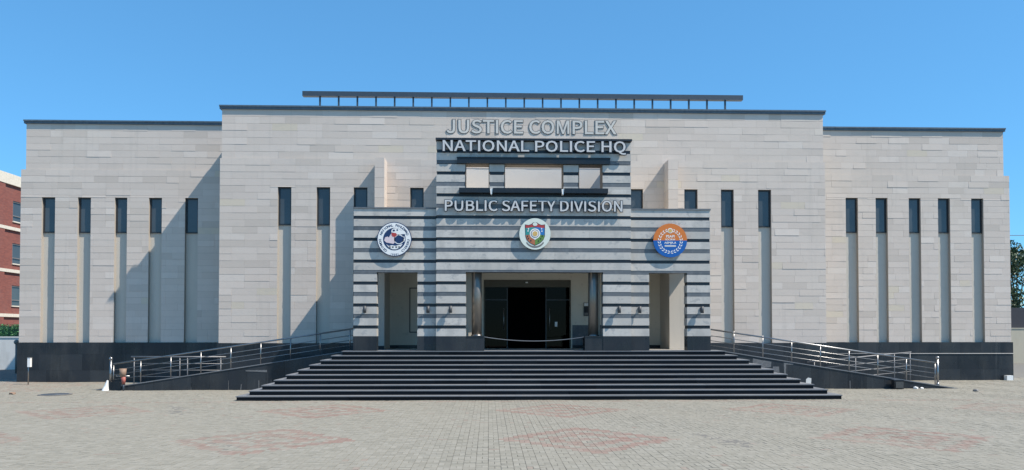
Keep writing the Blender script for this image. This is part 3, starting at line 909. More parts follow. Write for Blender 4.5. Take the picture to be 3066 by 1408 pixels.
GLYPH = {
'A': [([132,261,223,-5,179,-5,154,74,67,74,42,-5,78,108,89,142,98,171,106,200,0,-5,143,108,133,142,124,171,115,200,113,226,90,261,108,226], '17,0,16 17,15,0 15,1,0 10,9,17 9,14,17 9,14,15 14,1,15 13,1,14 10,8,9 12,1,13 10,7,8 11,1,12 10,6,7 10,4,6 4,11,6 4,3,11 3,1,11 10,5,4 2,1,3 10,17,16'), ([142,275,241,-18,169,-18,144,60,77,60,52,-18,-19,-18,96,122,102,138,110,167,102,196,125,122,120,138,111,167,119,196,124,212,80,275,98,212], '6,17,16 17,0,16 17,15,0 15,1,0 6,10,17 14,1,15 6,9,10 9,13,10 9,13,14 13,1,14 12,1,13 6,8,9 11,1,12 6,7,8 6,11,7 6,4,11 4,3,11 3,1,11 6,5,4 2,1,3')],
'B': [([81,261,128,255,161,233,173,194,169,168,155,147,136,136,136,140,161,130,181,108,188,75,175,31,139,4,86,-5,0,-5,41,30,41,152,81,30,118,36,139,51,147,76,140,100,118,113,81,118,41,118,75,152,109,157,127,170,132,190,126,211,108,223,76,227,0,261,41,227], '14,33,32 33,0,32 33,1,0 33,2,1 33,31,2 31,30,2 30,3,2 14,16,33 29,3,30 28,3,29 28,4,3 27,4,28 26,4,27 26,5,4 25,5,26 14,24,16 24,25,16 24,5,25 24,7,5 7,6,5 24,8,7 24,23,8 23,9,8 14,15,24 22,9,23 21,9,22 21,10,9 20,10,21 19,10,20 19,11,10 18,11,19 17,11,18 17,12,11 14,17,15 14,12,17 14,13,12'), ([82,275,133,268,173,242,187,195,181,163,164,137,149,128,55,105,55,44,186,22,144,-9,88,-18,113,49,202,75,133,76,128,91,113,100,128,59,80,44,80,105,-13,-18,55,166,193,114,169,141,149,149,74,166,104,170,115,178,118,190,115,202,104,210,75,213,-13,275,55,213], '33,0,32 33,1,0 33,2,1 33,31,2 31,30,2 30,3,2 20,21,33 29,3,30 28,3,29 28,4,3 27,4,28 26,4,27 25,4,26 20,25,21 20,7,25 7,24,25 24,4,25 24,5,4 7,6,24 5,23,24 5,22,23 6,22,5 7,22,6 7,19,22 19,16,22 16,13,22 20,8,7 15,13,16 14,13,15 17,13,14 17,9,13 12,9,17 18,9,12 8,9,18 20,9,8 20,10,9 20,33,32 20,11,10')],
'C': [([15,202,0,128,15,55,56,7,116,-9,148,-5,176,8,201,32,178,59,157,41,139,32,118,28,78,41,52,75,42,129,52,183,79,216,119,228,138,225,154,218,172,202,195,230,173,249,149,261,118,266,57,249], '25,22,23 0,22,25 0,17,22 17,21,22 17,18,21 18,19,21 19,20,21 0,16,17 0,15,16 1,15,0 1,14,15 1,13,14 2,13,1 2,12,13 9,7,8 3,12,2 10,7,9 3,11,12 10,6,7 11,6,10 3,6,11 3,5,6 4,5,3 25,23,24'), ([3,208,-14,128,3,48,49,-5,115,-23,152,-18,183,-3,220,31,135,45,179,79,150,52,119,42,86,52,65,80,56,129,65,177,87,205,120,214,134,212,147,206,173,183,214,232,181,260,153,274,117,280,50,261], '25,23,24 25,22,23 0,22,25 0,21,22 0,17,21 17,18,21 18,19,21 19,20,21 0,16,17 1,16,0 1,15,16 1,14,15 1,13,14 2,13,1 2,12,13 10,7,9 2,11,12 8,7,10 3,11,2 11,7,8 3,7,11 3,6,7 3,5,6 4,5,3')],
'D': [([69,261,137,246,180,201,194,129,180,57,138,11,71,-5,0,-5,41,31,65,31,114,43,142,76,152,129,142,182,114,215,65,226,0,261,41,226], '12,3,13 7,17,16 17,0,16 12,4,3 11,4,12 17,1,0 17,15,1 10,4,11 10,5,4 15,2,1 9,5,10 7,8,17 7,9,8 14,2,15 7,5,9 13,2,14 7,6,5 13,3,2'), ([71,275,144,258,192,207,208,129,192,51,145,-1,72,-18,64,45,55,45,106,55,129,82,138,129,129,176,106,202,64,212,55,212,-13,275,-13,-18], '17,15,0 11,4,3 10,4,11 15,1,0 15,14,1 9,4,10 7,4,9 14,2,1 7,5,4 17,8,15 17,7,8 13,2,14 13,3,2 17,5,7 17,6,5 12,3,13 11,3,12 17,0,16')],
'E': [([157,261,157,225,0,261,0,-5,161,-5,161,32,41,32,41,117,139,117,139,153,41,153,41,225], '11,0,2 11,1,0 3,10,11 3,7,10 7,9,10 7,8,9 3,6,7 3,5,6 3,4,5 3,11,2'), ([170,275,170,211,-13,275,-13,-18,174,-18,174,46,55,46,55,103,152,103,152,167,55,167,55,211], '3,4,5 3,11,2 11,0,2 11,1,0 3,10,11 3,7,10 7,9,10 7,8,9 3,6,7 3,5,6')],
'F': [([157,261,157,225,0,261,0,-5,41,-5,41,111,139,111,139,147,41,147,41,225], '3,9,2 9,0,2 9,1,0 3,8,9 3,5,8 5,7,8 5,6,7 3,4,5'), ([170,275,170,211,-13,275,-13,-18,55,-18,55,97,153,97,153,161,55,161,55,211], '9,0,2 9,1,0 3,8,9 3,5,8 5,7,8 5,6,7 3,4,5 3,9,2')],
'H': [([41,261,41,154,152,154,152,117,152,-5,194,-5,194,261,152,261,41,117,41,-5,0,261,0,-5], '11,1,0 2,6,7 2,5,6 11,8,1 8,2,1 8,3,2 3,5,2 11,9,8 4,5,3 11,0,10'), ([55,275,55,167,138,167,138,103,138,-18,207,-18,207,275,138,275,55,103,55,-18,-13,275,-13,-18], '4,5,3 11,0,10 11,1,0 2,6,7 2,5,6 11,8,1 8,2,1 8,3,2 3,5,2 11,9,8')],
'I': [([41,261,41,-5,0,261,0,-5], '3,0,2 3,1,0'), ([55,275,55,-18,-13,275,-13,-18], '3,1,0 3,0,2')],
'J': [([30,59,45,40,58,31,74,28,120,2,77,-9,46,-4,145,33,152,75,152,261,111,261,111,79,106,49,94,33,21,10,0,37], '14,3,2 11,8,9 14,4,3 12,8,11 6,4,14 12,7,8 6,5,4 15,1,0 13,7,12 15,2,1 14,2,15 3,7,13 3,4,7 11,9,10'), ([33,78,55,50,63,44,73,42,158,27,128,-10,78,-23,42,-17,12,0,166,74,166,275,97,275,97,80,94,54,87,45,-19,40], '15,4,3 12,10,11 8,4,15 12,9,10 8,5,4 13,9,12 15,1,0 7,5,8 7,6,5 13,4,9 14,4,13 15,2,1 3,4,14 15,3,2')],
'L': [([41,261,41,32,154,32,154,-5,0,261,0,-5], '5,2,1 5,0,4 5,3,2 5,1,0'), ([55,275,55,46,167,46,167,-18,-13,275,-13,-18], '5,1,0 5,2,1 5,0,4 5,3,2')],
'M': [([0,-4,33,-4,33,200,95,-4,128,-4,190,200,190,-4,223,-4,223,261,176,261,112,55,47,261,0,261], '0,1,2,3,4,5,6,7,8,9,10,11,12'), ([-12,-18,46,-18,46,115,86,-18,137,-18,177,115,177,-18,235,-18,235,275,166,275,112,95,57,275,-12,275], '0,1,2,3,4,5,6,7,8,9,10,11,12')],
'N': [([40,261,135,97,162,47,156,47,191,-5,152,96,191,261,152,261,152,123,154,68,151,-5,56,160,37,189,39,162,39,135,39,-5,0,-5,36,210,0,261,30,210], '16,19,18 19,0,18 19,17,0 17,1,0 8,6,7 8,4,6 16,12,19 12,11,19 12,1,17 16,13,12 11,1,12 16,14,13 10,1,11 16,15,14 5,4,8 10,3,1 3,2,1 9,4,5 3,4,9 10,4,3'), ([48,275,147,104,170,60,141,60,141,67,143,-18,44,153,-13,-18,53,-18,205,-18,205,275,138,275,138,123,139,95,53,135,52,163,51,190,50,197,-13,275,22,197], '19,0,18 19,17,0 17,1,0 12,10,11 12,2,10 2,9,10 7,6,19 16,1,17 15,1,16 14,1,15 7,14,6 14,5,6 7,8,14 5,13,14 13,1,14 13,2,12 13,2,1 5,4,13 5,3,4 5,2,3 5,9,2 7,19,18')],
'O': [([14,202,0,129,14,56,55,8,114,-9,174,8,214,56,177,75,228,129,214,202,152,216,177,183,186,129,152,41,114,29,77,41,52,75,42,129,52,183,77,216,114,228,174,249,114,266,55,249], '0,21,23 0,20,21 20,9,21 0,19,20 10,9,20 0,18,19 11,9,10 1,18,0 11,8,9 1,17,18 12,8,11 2,17,1 12,6,8 2,16,17 7,6,12 2,15,16 13,6,7 3,15,2 13,5,6 14,5,13 3,14,15 3,5,14 3,4,5 23,21,22'), ([2,208,-14,129,2,50,47,-4,114,-23,182,-4,226,50,143,52,164,81,242,129,164,177,226,208,144,205,172,129,114,43,85,52,64,81,56,129,64,177,85,205,114,214,181,261,114,280,47,261], '23,21,22 0,21,23 0,20,21 20,11,21 0,19,20 12,11,20 1,19,0 12,9,11 1,18,19 10,9,12 1,17,18 13,9,10 2,17,1 13,6,9 2,16,17 8,6,13 2,15,16 7,6,8 14,6,7 2,14,15 3,14,2 14,5,6 3,5,14 3,4,5')],
'P': [([78,261,130,254,165,229,178,181,166,134,131,106,79,98,41,98,41,-5,41,133,0,-5,75,133,110,138,130,154,137,181,130,208,110,222,73,226,0,261,41,226], '10,19,18 19,0,18 19,1,0 19,2,1 19,17,2 17,16,2 16,3,2 10,9,19 15,3,16 14,3,15 14,4,3 13,4,14 12,4,13 11,4,12 11,5,4 10,7,9 7,11,9 7,5,11 7,6,5 10,8,7'), ([79,275,135,267,177,237,192,181,177,126,136,94,81,84,55,84,55,-18,-13,-18,55,147,74,147,105,151,118,162,123,181,118,200,105,209,72,212,-13,275,55,212], '19,0,18 19,1,0 19,2,1 19,17,2 17,16,2 16,3,2 9,10,19 15,3,16 14,3,15 14,4,3 13,4,14 12,4,13 11,4,12 9,11,10 9,7,11 7,4,11 7,5,4 7,6,5 9,8,7 9,19,18')],
'Q': [([177,183,186,129,177,74,152,39,114,27,77,39,52,74,42,129,52,183,77,216,114,228,174,249,114,266,55,249,14,202,0,129,12,61,46,14,95,-7,115,-38,149,-61,192,-69,208,-68,221,-66,235,-61,206,-32,226,-28,215,-31,196,-33,171,-29,151,-19,140,-5,184,15,217,62,228,129,214,202,152,216], '14,11,13 14,10,11 10,35,11 14,9,10 36,35,10 14,8,9 0,35,36 15,8,14 0,34,35 15,7,8 1,34,0 1,33,34 16,7,15 16,6,7 2,33,1 16,5,6 3,33,2 3,32,33 17,5,16 4,32,3 17,4,5 17,32,4 17,31,32 18,31,17 18,30,31 19,30,18 19,29,30 27,24,26 19,28,29 25,24,27 28,24,25 19,24,28 20,24,19 21,24,20 21,23,24 21,22,23 13,11,12'), ([164,177,172,129,164,80,143,51,114,41,85,51,64,80,56,129,64,177,85,205,114,214,226,208,181,261,114,280,47,261,2,208,-14,129,-1,56,38,3,86,-18,106,-48,143,-73,191,-83,209,-82,224,-79,251,-70,205,-19,236,-12,212,-18,197,-19,176,-16,160,-8,162,-10,193,5,229,57,242,129,144,205], '14,12,13 15,12,14 15,10,12 10,11,12 15,9,10 36,11,10 16,9,15 36,35,11 16,8,9 0,35,36 16,7,8 1,35,0 1,34,35 17,7,16 17,6,7 2,34,1 17,5,6 3,34,2 3,33,34 18,5,17 4,33,3 18,4,5 18,33,4 18,31,33 31,32,33 19,31,18 19,30,31 28,25,27 19,29,30 20,29,19 26,25,28 29,25,26 20,25,29 21,25,20 21,24,25 22,24,21 22,23,24')],
'S': [([25,62,49,43,72,32,96,28,145,1,96,-9,60,-4,177,29,140,46,188,68,141,84,180,102,105,107,160,125,132,141,96,157,76,166,62,178,56,196,61,213,76,224,99,228,120,226,139,218,158,203,181,230,156,250,130,262,99,266,56,257,25,231,14,193,23,160,44,137,69,123,127,97,146,66,124,33,29,9,0,33], '29,27,28 6,5,4 29,26,27 30,26,29 30,25,26 31,20,30 20,21,30 21,25,30 21,22,25 22,23,25 23,24,25 31,19,20 31,18,19 31,17,18 32,17,31 32,16,17 32,15,16 33,15,32 33,14,15 33,13,14 34,13,33 34,11,13 12,11,34 35,11,12 35,9,11 10,9,35 36,9,10 36,7,9 8,7,36 39,1,0 37,7,8 39,2,1 3,7,37 38,2,39 38,3,2 3,4,7 38,4,3 6,4,38'), ([24,81,56,54,76,45,96,42,188,21,151,-11,97,-23,57,-17,22,-2,128,54,202,68,129,77,119,85,193,109,63,111,169,136,138,153,101,169,84,177,73,186,70,196,73,205,81,211,100,215,117,212,132,206,161,184,200,232,163,262,133,275,99,279,49,269,13,239,0,194,10,153,35,126,100,95,132,66,118,46,-19,31], '31,28,29 32,28,31 32,27,28 33,22,32 22,23,32 23,27,32 23,24,27 24,25,27 25,26,27 33,21,22 33,20,21 33,19,20 34,19,33 34,18,19 34,17,18 34,16,17 34,15,16 35,15,34 35,13,15 14,13,35 36,13,14 36,10,13 12,10,36 11,10,12 39,1,0 37,10,11 37,4,10 9,4,37 39,2,1 38,4,9 3,4,38 39,3,2 39,4,3 8,4,39 8,5,4 7,5,8 31,29,30 7,6,5')],
'T': [([0,225,78,225,119,225,119,-5,78,-5,197,225,197,261,0,261], '0,5,6 1,5,0 4,2,1 2,5,1 4,3,2 0,6,7'), ([-13,211,64,211,133,211,133,-18,64,-18,211,211,211,275,-13,275], '0,6,7 0,5,6 1,5,0 4,2,1 2,5,1 4,3,2')],
'U': [([0,261,41,261,41,105,49,59,69,35,97,28,146,2,97,-9,181,38,193,105,193,261,153,261,153,105,145,59,125,35,47,2,13,38,0,105], '16,4,3 17,1,0 17,2,1 15,4,16 14,6,8 12,10,11 5,6,14 12,9,10 15,5,4 13,9,12 17,3,2 15,6,5 15,7,6 16,3,17 13,8,9 14,8,13'), ([-13,275,55,275,55,107,62,64,76,47,97,42,193,32,153,-11,97,-23,40,-11,207,104,207,275,140,275,140,107,132,65,118,47,0,32,-13,104], '17,2,1 5,6,15 16,5,4 13,11,12 16,6,5 13,10,11 9,6,16 14,10,13 17,3,2 9,7,6 9,8,7 16,3,17 14,6,10 15,6,14 16,4,3 17,1,0')],
'V': [([43,261,86,119,94,90,102,63,110,37,129,-5,120,90,213,261,171,261,129,119,113,63,105,37,0,261,85,-5], '13,1,0 13,4,3 13,5,4 9,7,8 9,5,7 13,2,1 6,5,9 13,3,2 10,5,6 11,4,10 4,5,10 13,0,12'), ([54,275,99,123,107,94,115,67,120,51,139,-18,232,275,161,275,116,123,107,94,100,67,95,51,-18,275,75,-18], '10,3,2 13,0,12 13,1,0 10,3,9 3,4,9 8,6,7 13,4,11 8,5,6 13,5,4 13,11,1 11,2,1 9,4,8 4,5,8 11,10,2')],
'X': [([5,261,51,261,87,193,94,182,100,169,106,158,102,158,127,131,205,-5,158,-5,119,67,112,80,105,94,96,94,89,80,83,67,45,-5,0,-5,102,106,98,106,113,181,199,261,155,261,119,193,107,169,77,133], '25,1,0 25,2,1 23,21,22 23,7,21 25,3,2 20,7,23 25,4,3 24,7,20 25,6,4 6,5,4 6,7,24 25,7,6 17,19,25 19,7,25 19,18,7 18,8,7 17,13,19 13,12,19 13,12,18 12,8,18 17,14,13 11,8,12 17,15,14 10,8,11 17,16,15 9,8,10'), ([-18,275,59,275,99,200,106,188,112,176,114,171,94,171,95,175,142,131,228,-18,150,-18,107,61,100,74,93,88,-23,-18,53,-18,95,61,102,74,108,88,111,93,90,93,222,275,147,275,107,199,101,187,62,133], '25,2,1 23,21,22 23,8,21 25,24,2 24,3,2 24,3,23 3,8,23 4,8,3 25,7,24 5,8,4 25,6,7 25,5,6 25,8,5 14,20,25 20,8,25 20,19,8 19,9,8 14,13,20 18,9,19 17,9,18 14,12,13 16,11,17 11,9,17 14,16,12 16,11,12 14,15,16 10,9,11 25,1,0')],
'Y': [([0,261,44,261,79,186,87,167,95,149,103,132,121,98,121,-5,80,-5,115,167,201,261,157,261,123,186,106,149,99,132,80,98], '15,2,1 15,5,4 15,6,5 12,10,11 12,6,10 8,6,15 8,7,6 15,3,2 9,6,12 13,6,9 15,4,3 14,5,13 5,6,13 15,1,0'), ([-22,275,53,275,91,192,100,173,108,154,112,146,134,95,134,-18,66,-18,223,275,149,275,111,192,103,173,94,154,90,146,66,95], '15,14,3 15,1,0 15,2,1 14,13,3 13,4,3 11,9,10 15,5,14 11,6,9 15,6,5 15,3,2 12,6,11 8,6,15 8,7,6 13,4,12 4,5,12 5,6,12')],
}
LAYOUT = {'JUSTICE COMPLEX': [0.006, 0.217, 0.45, 0.655, 0.889, 0.976, 1.215, 1.485, 1.708, 1.983, 2.267, 2.489, 2.679, 2.853], 'NATIONAL POLICE HQ': [0.031, 0.248, 0.472, 0.707, 0.794, 1.069, 1.286, 1.535, 1.804, 2.01, 2.285, 2.475, 2.563, 2.801, 3.086, 3.326], 'PUBLIC SAFETY DIVISION': [0.031, 0.251, 0.505, 0.735, 0.925, 1.013, 1.309, 1.502, 1.751, 1.944, 2.126, 2.322, 2.625, 2.866, 2.932, 3.17, 3.252, 3.481, 3.568, 3.843]}

def glyph(c, layer):
    P, F = GLYPH[c][layer]
    return [(P[i] / 1000, P[i + 1] / 1000) for i in range(0, len(P), 2)], [[int(q) for q in f.split(',')] for f in F.split()]

def sign(body, x0, x1, z0, z1, ywall, stand, depth, face, side, label):
    S = thing('sign_lettering', ((x0 + x1) / 2, ywall, z0), label, 'sign')
    lay = LAYOUT[body]; cs = [c for c in body if c != ' ']
    w_last = max(p[0] for p in glyph(cs[-1], 0)[0])
    sx = (x1 - x0) / (lay[-1] + w_last - lay[0]); sz = (z1 - z0) / 0.266
    yb = ywall - stand
    for c, lx in zip(cs, lay):
        tf = lambda p, lx=lx: (x0 + (p[0] + lx - lay[0]) * sx, z0 + (p[1] + 0.0045) * sz)
        L = link('letter', solid(glyph(c, 1), tf, yb - depth, yb), side, S)
        link('letter_face', solid(glyph(c, 0), tf, yb - depth - 0.012, yb - depth - 0.001), face, L)
    return S
sign('JUSTICE COMPLEX', -1.71, 5.233, 10.235, 10.78, YC + 0.046, 0.0, 0.014, 'letter_cream', 'letter_grey',
     'JUSTICE COMPLEX in raised cream letters on the stone wall at top')
sign('NATIONAL POLICE HQ', -1.60, 4.83, 8.455, 8.83, YT, 0.09, 0.06, 'letter_white', 'letter_dark',
     'NATIONAL POLICE HQ in white dark-edged letters above the black canopy')
sign('PUBLIC SAFETY DIVISION', -1.525, 4.70, 6.36, 6.74, YT, 0.078, 0.055, 'letter_white', 'letter_dark',
     'PUBLIC SAFETY DIVISION in white dark-edged letters below the black sill')

# ------------------------------------------------------------------ emblems
def circ(cx, cz, r, n=48, a0=0.0, a1=2 * math.pi, rz=None):
    rz = rz or r
    full = abs(a1 - a0 - 2 * math.pi) < 1e-6
    m_ = n if full else n + 1
    return [(cx + r * math.cos(a0 + (a1 - a0) * i / n), cz + rz * math.sin(a0 + (a1 - a0) * i / n)) for i in range(m_)]

def ring_text(body, T, mat, cx, cz, r, a_start, a_end, h, y, inward=False, w=None):
    chars = [c for c in body]
    n = len(chars)
    for i, c in enumerate(chars):
        if c == ' ': continue
        a = a_start + (a_end - a_start) * (i + 0.5) / n
        isl = text_islands(c, 0.02)
        if not isl: continue
        for s in isl:
            px = [p[0] for q in isl for p in q[0]]; mx = (min(px) + max(px)) / 2
            k = h / 0.73
            rot = a - math.pi / 2 if not inward else a + math.pi / 2
            def tf(p, k=k, mx=mx, rot=rot, a=a):
                lx, lz = (p[0] - mx) * k, (p[1] - 0.36) * k
                return (cx + r * math.cos(a) + lx * math.cos(rot) - lz * math.sin(rot), cz + r * math.sin(a) + lx * math.sin(rot) + lz * math.cos(rot))
            link('letter', solid(s, tf, y - 0.003, y), mat, T)

def disc_bracket(T, cx, cz, y0, y1):
    for dx, dz in ((-0.25, 0.25), (0.25, 0.25), (-0.25, -0.25), (0.25, -0.25)):
        MB().tube((cx + dx, y0, cz + dz), (cx + dx, y1, cz + dz), 0.015, 8).build('bracket', 'steel', T)

# left emblem
cx, cz, R = -3.301, 5.385, 0.605
yf = YS - 0.125
E1 = thing('emblem', (cx, YS, cz - R), 'round white emblem with navy rim above the left doorway', 'emblem', 'round emblems on the portico')
MB().prism(circ(cx, cz, R), yf, yf + 0.05).build('rim', 'navy', E1)
MB().prism(circ(cx, cz, R * 0.955), yf - 0.006, yf - 0.001).build('disc', 'white', E1)
disc_bracket(E1, cx, cz, yf + 0.05, YS + 0.02)
s = R / 380
def e1(pts): return [(cx + (x - 617) * s, cz - (z - 582) * s) for x, z in pts]
def ccw(p):
    return p if sum((p[i][0] * p[(i + 1) % len(p)][1] - p[(i + 1) % len(p)][0] * p[i][1]) for i in range(len(p))) > 0 else p[::-1]
def dec(T, pts, y, mat, name, th=0.003):
    # front faces the camera (-y): outline counter-clockwise as the camera sees it
    return MB().prism(ccw(pts), y - th, y).build(name, mat, T)
y = yf - 0.0065
dec(E1, circ(cx + 3 * s, cz + 2 * s, 247 * s), y, 'navy', 'field')
y -= 0.0035
dec(E1, e1([(550, 430), (560, 375), (600, 345), (660, 340), (720, 360), (790, 400), (860, 420), (870, 470), (800, 470), (740, 480), (700, 500), (640, 470), (600, 440)]), y, 'white', 'motif')
dec(E1, e1([(395, 610), (420, 540), (470, 525), (500, 545), (560, 440), (600, 520), (640, 530), (640, 640), (600, 685), (520, 670), (440, 655)]), y, 'pink', 'motif')
dec(E1, circ(cx + (720 - 617) * s, cz - (585 - 582) * s, 108 * s, 24), y, 'white', 'motif')
dec(E1, e1([(440, 690), (500, 735), (560, 715), (640, 730), (700, 715), (760, 700), (800, 690), (740, 770), (660, 805), (580, 805), (500, 770)]), y, 'white', 'motif')
dec(E1, e1([(770, 530), (840, 520), (855, 580), (835, 640), (780, 640)]), y, 'white', 'motif')
y -= 0.0035
dec(E1, circ(cx + (722 - 617) * s, cz - (585 - 582) * s, 88 * s, 24), y, 'navy', 'motif')
dec(E1, e1([(555, 450), (600, 440), (660, 450), (680, 490), (640, 530), (590, 530), (560, 500)]), y, 'red_enamel', 'motif')
dec(E1, e1([(575, 400), (610, 360), (640, 400), (600, 412)]), y, 'navy', 'motif')
dec(E1, e1([(660, 375), (690, 360), (705, 385), (680, 400)]), y, 'navy', 'motif')
dec(E1, e1([(800, 545), (835, 540), (840, 570), (800, 575)]), y, 'navy', 'motif')
for x_ in (500, 565, 640, 705):
    dec(E1, e1([(x_, 738), (x_ + 45, 738), (x_ + 40, 775), (x_ + 5, 775)]), y, 'letter_grey', 'motif')
ring_text('NATIONAL PKNUDMBO', E1, 'navy', cx, cz, 310 * s, math.radians(162), math.radians(18), 52 * s, yf - 0.0065)
ring_text('DOMNIED', E1, 'navy', cx, cz, 310 * s, math.radians(180), math.radians(238), 52 * s, yf - 0.0065, True)
ring_text('CIERERU', E1, 'navy', cx, cz, 310 * s, math.radians(302), math.radians(360), 52 * s, yf - 0.0065, True)
ring_text('19001', E1, 'navy', cx, cz, 335 * s, math.radians(255), math.radians(288), 40 * s, yf - 0.0065, True)

# centre emblem
cx, cz, R = 1.625, 5.565, 0.55
yf = YT - 0.13
E2 = thing('emblem', (cx, YT, cz - R), 'round cream emblem with a coloured shield on the tower centre', 'emblem', 'round emblems on the portico')
MB().prism(circ(cx, cz, R), yf, yf + 0.06).build('disc', 'cream_disc', E2)
MB().prism(circ(cx, cz, R * 1.008), yf + 0.012, yf + 0.05).build('rim', 'letter_dark', E2)
disc_bracket(E2, cx, cz, yf + 0.06, YT + 0.02)
s = R / 382
def e2(pts): return [(cx + (x - 555) * s, cz - (z - 542) * s) for x, z in pts]
sh = [(310, 312), (400, 327), (470, 300), (510, 262), (605, 262), (650, 300), (720, 324), (800, 310), (795, 600), (760, 690), (680, 770), (552, 832), (430, 770), (350, 690), (320, 600)]
y = yf - 0.0005
dec(E2, e2(sh), y, 'letter_dark', 'shield')
y -= 0.0035
ins = [((p[0] - 555) * 0.94 + 555, (p[1] - 545) * 0.94 + 545) for p in sh]
dec(E2, e2(ins[:9] + [(790, 420), (555, 380), (330, 430)]) if False else e2([(327, 327), (402, 342), (478, 314), (515, 279), (600, 279), (645, 314), (722, 338), (784, 326), (784, 400), (555, 420), (327, 400)]), y, 'red_enamel', 'shield_field')
dec(E2, e2([(327, 402), (552, 372), (552, 545), (327, 575)]), y - 0.0032, 'teal', 'shield_field')
dec(E2, e2([(556, 372), (784, 402), (784, 575), (556, 545)]), y - 0.0032, 'blue', 'shield_field')
dec(E2, e2([(327, 578), (552, 548), (552, 815), (440, 762), (365, 690), (336, 610)]), y - 0.0032, 'rust_enamel', 'shield_field')
dec(E2, e2([(556, 548), (784, 578), (772, 640), (742, 690), (668, 760), (556, 815)]), y - 0.0032, 'green_enamel', 'shield_field')
y -= 0.0066
dec(E2, circ(cx, cz + 4 * s, 128 * s, 32), y, 'white', 'medallion')
dec(E2, circ(cx + 2 * s, cz + 235 * s, 58 * s, 24, rz=42 * s), y, 'cream_disc', 'medallion')
dec(E2, e2([(430, 590), (680, 590), (556, 690)]), y + 0.0008, 'white', 'medallion', 0.002)
y -= 0.0035
dec(E2, circ(cx, cz + 4 * s, 100 * s, 32), y, 'letter_grey', 'medallion')
dec(E2, circ(cx, cz + 4 * s, 84 * s, 32), y - 0.0034, 'white', 'medallion')
dec(E2, circ(cx, cz + 2 * s, 62 * s, 24), y - 0.0068, 'gold', 'medallion')
for px_, pz_, m_ in ((395, 420, 'white'), (385, 470, 'white'), (715, 415, 'white'), (722, 475, 'white'), (372, 600, 'letter_dark'), (395, 655, 'letter_dark'), (455, 705, 'letter_dark'), (730, 595, 'letter_dark'), (690, 660, 'letter_dark'), (640, 715, 'letter_dark')):
    dec(E2, e2([(px_ - 16, pz_), (px_, pz_ - 22), (px_ + 16, pz_ - 4), (px_ + 8, pz_ + 22), (px_ - 12, pz_ + 18)]), y, m_, 'charge')
arc = [(555 + 250 * math.cos(a), 640 + 245 * math.sin(a)) for a in [math.radians(150 - 12 * i) for i in range(11)]]
arc2 = [(555 + 230 * math.cos(a), 625 + 215 * math.sin(a)) for a in [math.radians(150 - 12 * i) for i in range(11)]]
dec(E2, e2(arc + arc2[::-1]), yf - 0.0005, 'letter_grey', 'motto_ribbon', 0.002)

# right emblem
cx, cz, R = 6.44, 5.38, 0.60
yf = YS - 0.125
E3 = thing('emblem', (cx, YS, cz - R), 'round orange and blue emblem with white laurel wreath above the right doorway', 'emblem', 'round emblems on the portico')
MB().prism(ccw(circ(cx, cz + 0.0, R, 32, 0, math.pi)), yf, yf + 0.05).build('upper_half', 'orange', E3)
MB().prism(ccw(circ(cx, cz - 0.0015, R, 32, math.pi, 2 * math.pi)), yf, yf + 0.05).build('lower_half', 'royal', E3)
disc_bracket(E3, cx, cz, yf + 0.05, YS + 0.02)
s = R / 400
y = yf - 0.0005
for side in (-1, 1):
    for i in range(11):
        a = math.radians(-82 + i * 15.2)
        for q in (-1, 1):
            rr = (262 + q * 22) * s
            lx = cx + side * rr * math.cos(a); lz = cz + rr * math.sin(a) - 20 * s
            ta = a + math.pi / 2 + q * -0.45
            dx_, dz_ = side * math.cos(ta), math.sin(ta)
            nx_, nz_ = -dz_, dx_
            L_, W_ = 36 * s, 13 * s
            pts = [(lx - dx_ * L_, lz - dz_ * L_), (lx + nx_ * W_, lz + nz_ * W_), (lx + dx_ * L_, lz + dz_ * L_), (lx - nx_ * W_, lz - nz_ * W_)]
            dec(E3, pts, y, 'white', 'laurel_leaf')
dec(E3, circ(cx, cz + 230 * s, 62 * s, 24), y, 'white', 'badge')
dec(E3, circ(cx, cz + 230 * s, 45 * s, 24), y - 0.0034, 'gold', 'badge')
def emb_text(T, body, cx, cz, w, h, y, mat):
    isl = text_islands(body, 0.02)
    px = [p[0] for q in isl for p in q[0]]; py = [p[1] for q in isl for p in q[0]]
    for q in isl:
        tf = lambda p: (cx + ((p[0] - min(px)) / (max(px) - min(px)) - 0.5) * w, cz + ((p[1] - min(py)) / (max(py) - min(py)) - 0.5) * h)
        link('letter', solid(q, tf, y - 0.003, y), mat, T)
emb_text(E3, 'PSAPI', cx, cz + 95 * s, 200 * s, 62 * s, y, 'white')
emb_text(E3, 'SOCIRW', cx, cz + 20 * s, 240 * s, 44 * s, y, 'white')
emb_text(E3, 'AEMJR.A', cx, cz - 62 * s, 285 * s, 60 * s, y, 'white')
dec(E3, [(cx - 135 * s, cz - 150 * s), (cx + 135 * s, cz - 150 * s), (cx + 135 * s, cz - 112 * s), (cx - 135 * s, cz - 112 * s)], y, 'letter_white', 'text_bar')

# ------------------------------------------------------------------ wall lamps
lab = ['wall lamp on the outer pillar of the left doorway', 'wall lamp on the pillar between the left doorway and the tower',
       'wall lamp left of the main entrance', 'wall lamp right of the main entrance',
       'wall lamp on the pillar between the tower and the right doorway', 'wall lamp on the outer pillar of the right doorway']
for x, yw, l in zip([-4.322, -2.117, -1.321, 4.579, 5.341, 7.56], [YS, YS, YT, YT, YS, YS], lab):
    T = thing('wall_lamp', (x, yw, 2.81), 'small grey ' + l, 'lamp', 'wall lamps on the portico pillars')
    MB().box(x - 0.04, x + 0.04, yw - 0.03, yw + 0.015, 2.86, 3.0, .5).build('back_plate', 'dark_metal', T)
    MB().box(x - 0.02, x + 0.02, yw - 0.11, yw - 0.03, 2.91, 2.95, .5).build('arm', 'dark_metal', T)
    MB().tube((x, yw - 0.15, 2.80), (x, yw - 0.15, 3.04), 0.058, 16).build('lamp_body', 'lamp_grey', T)

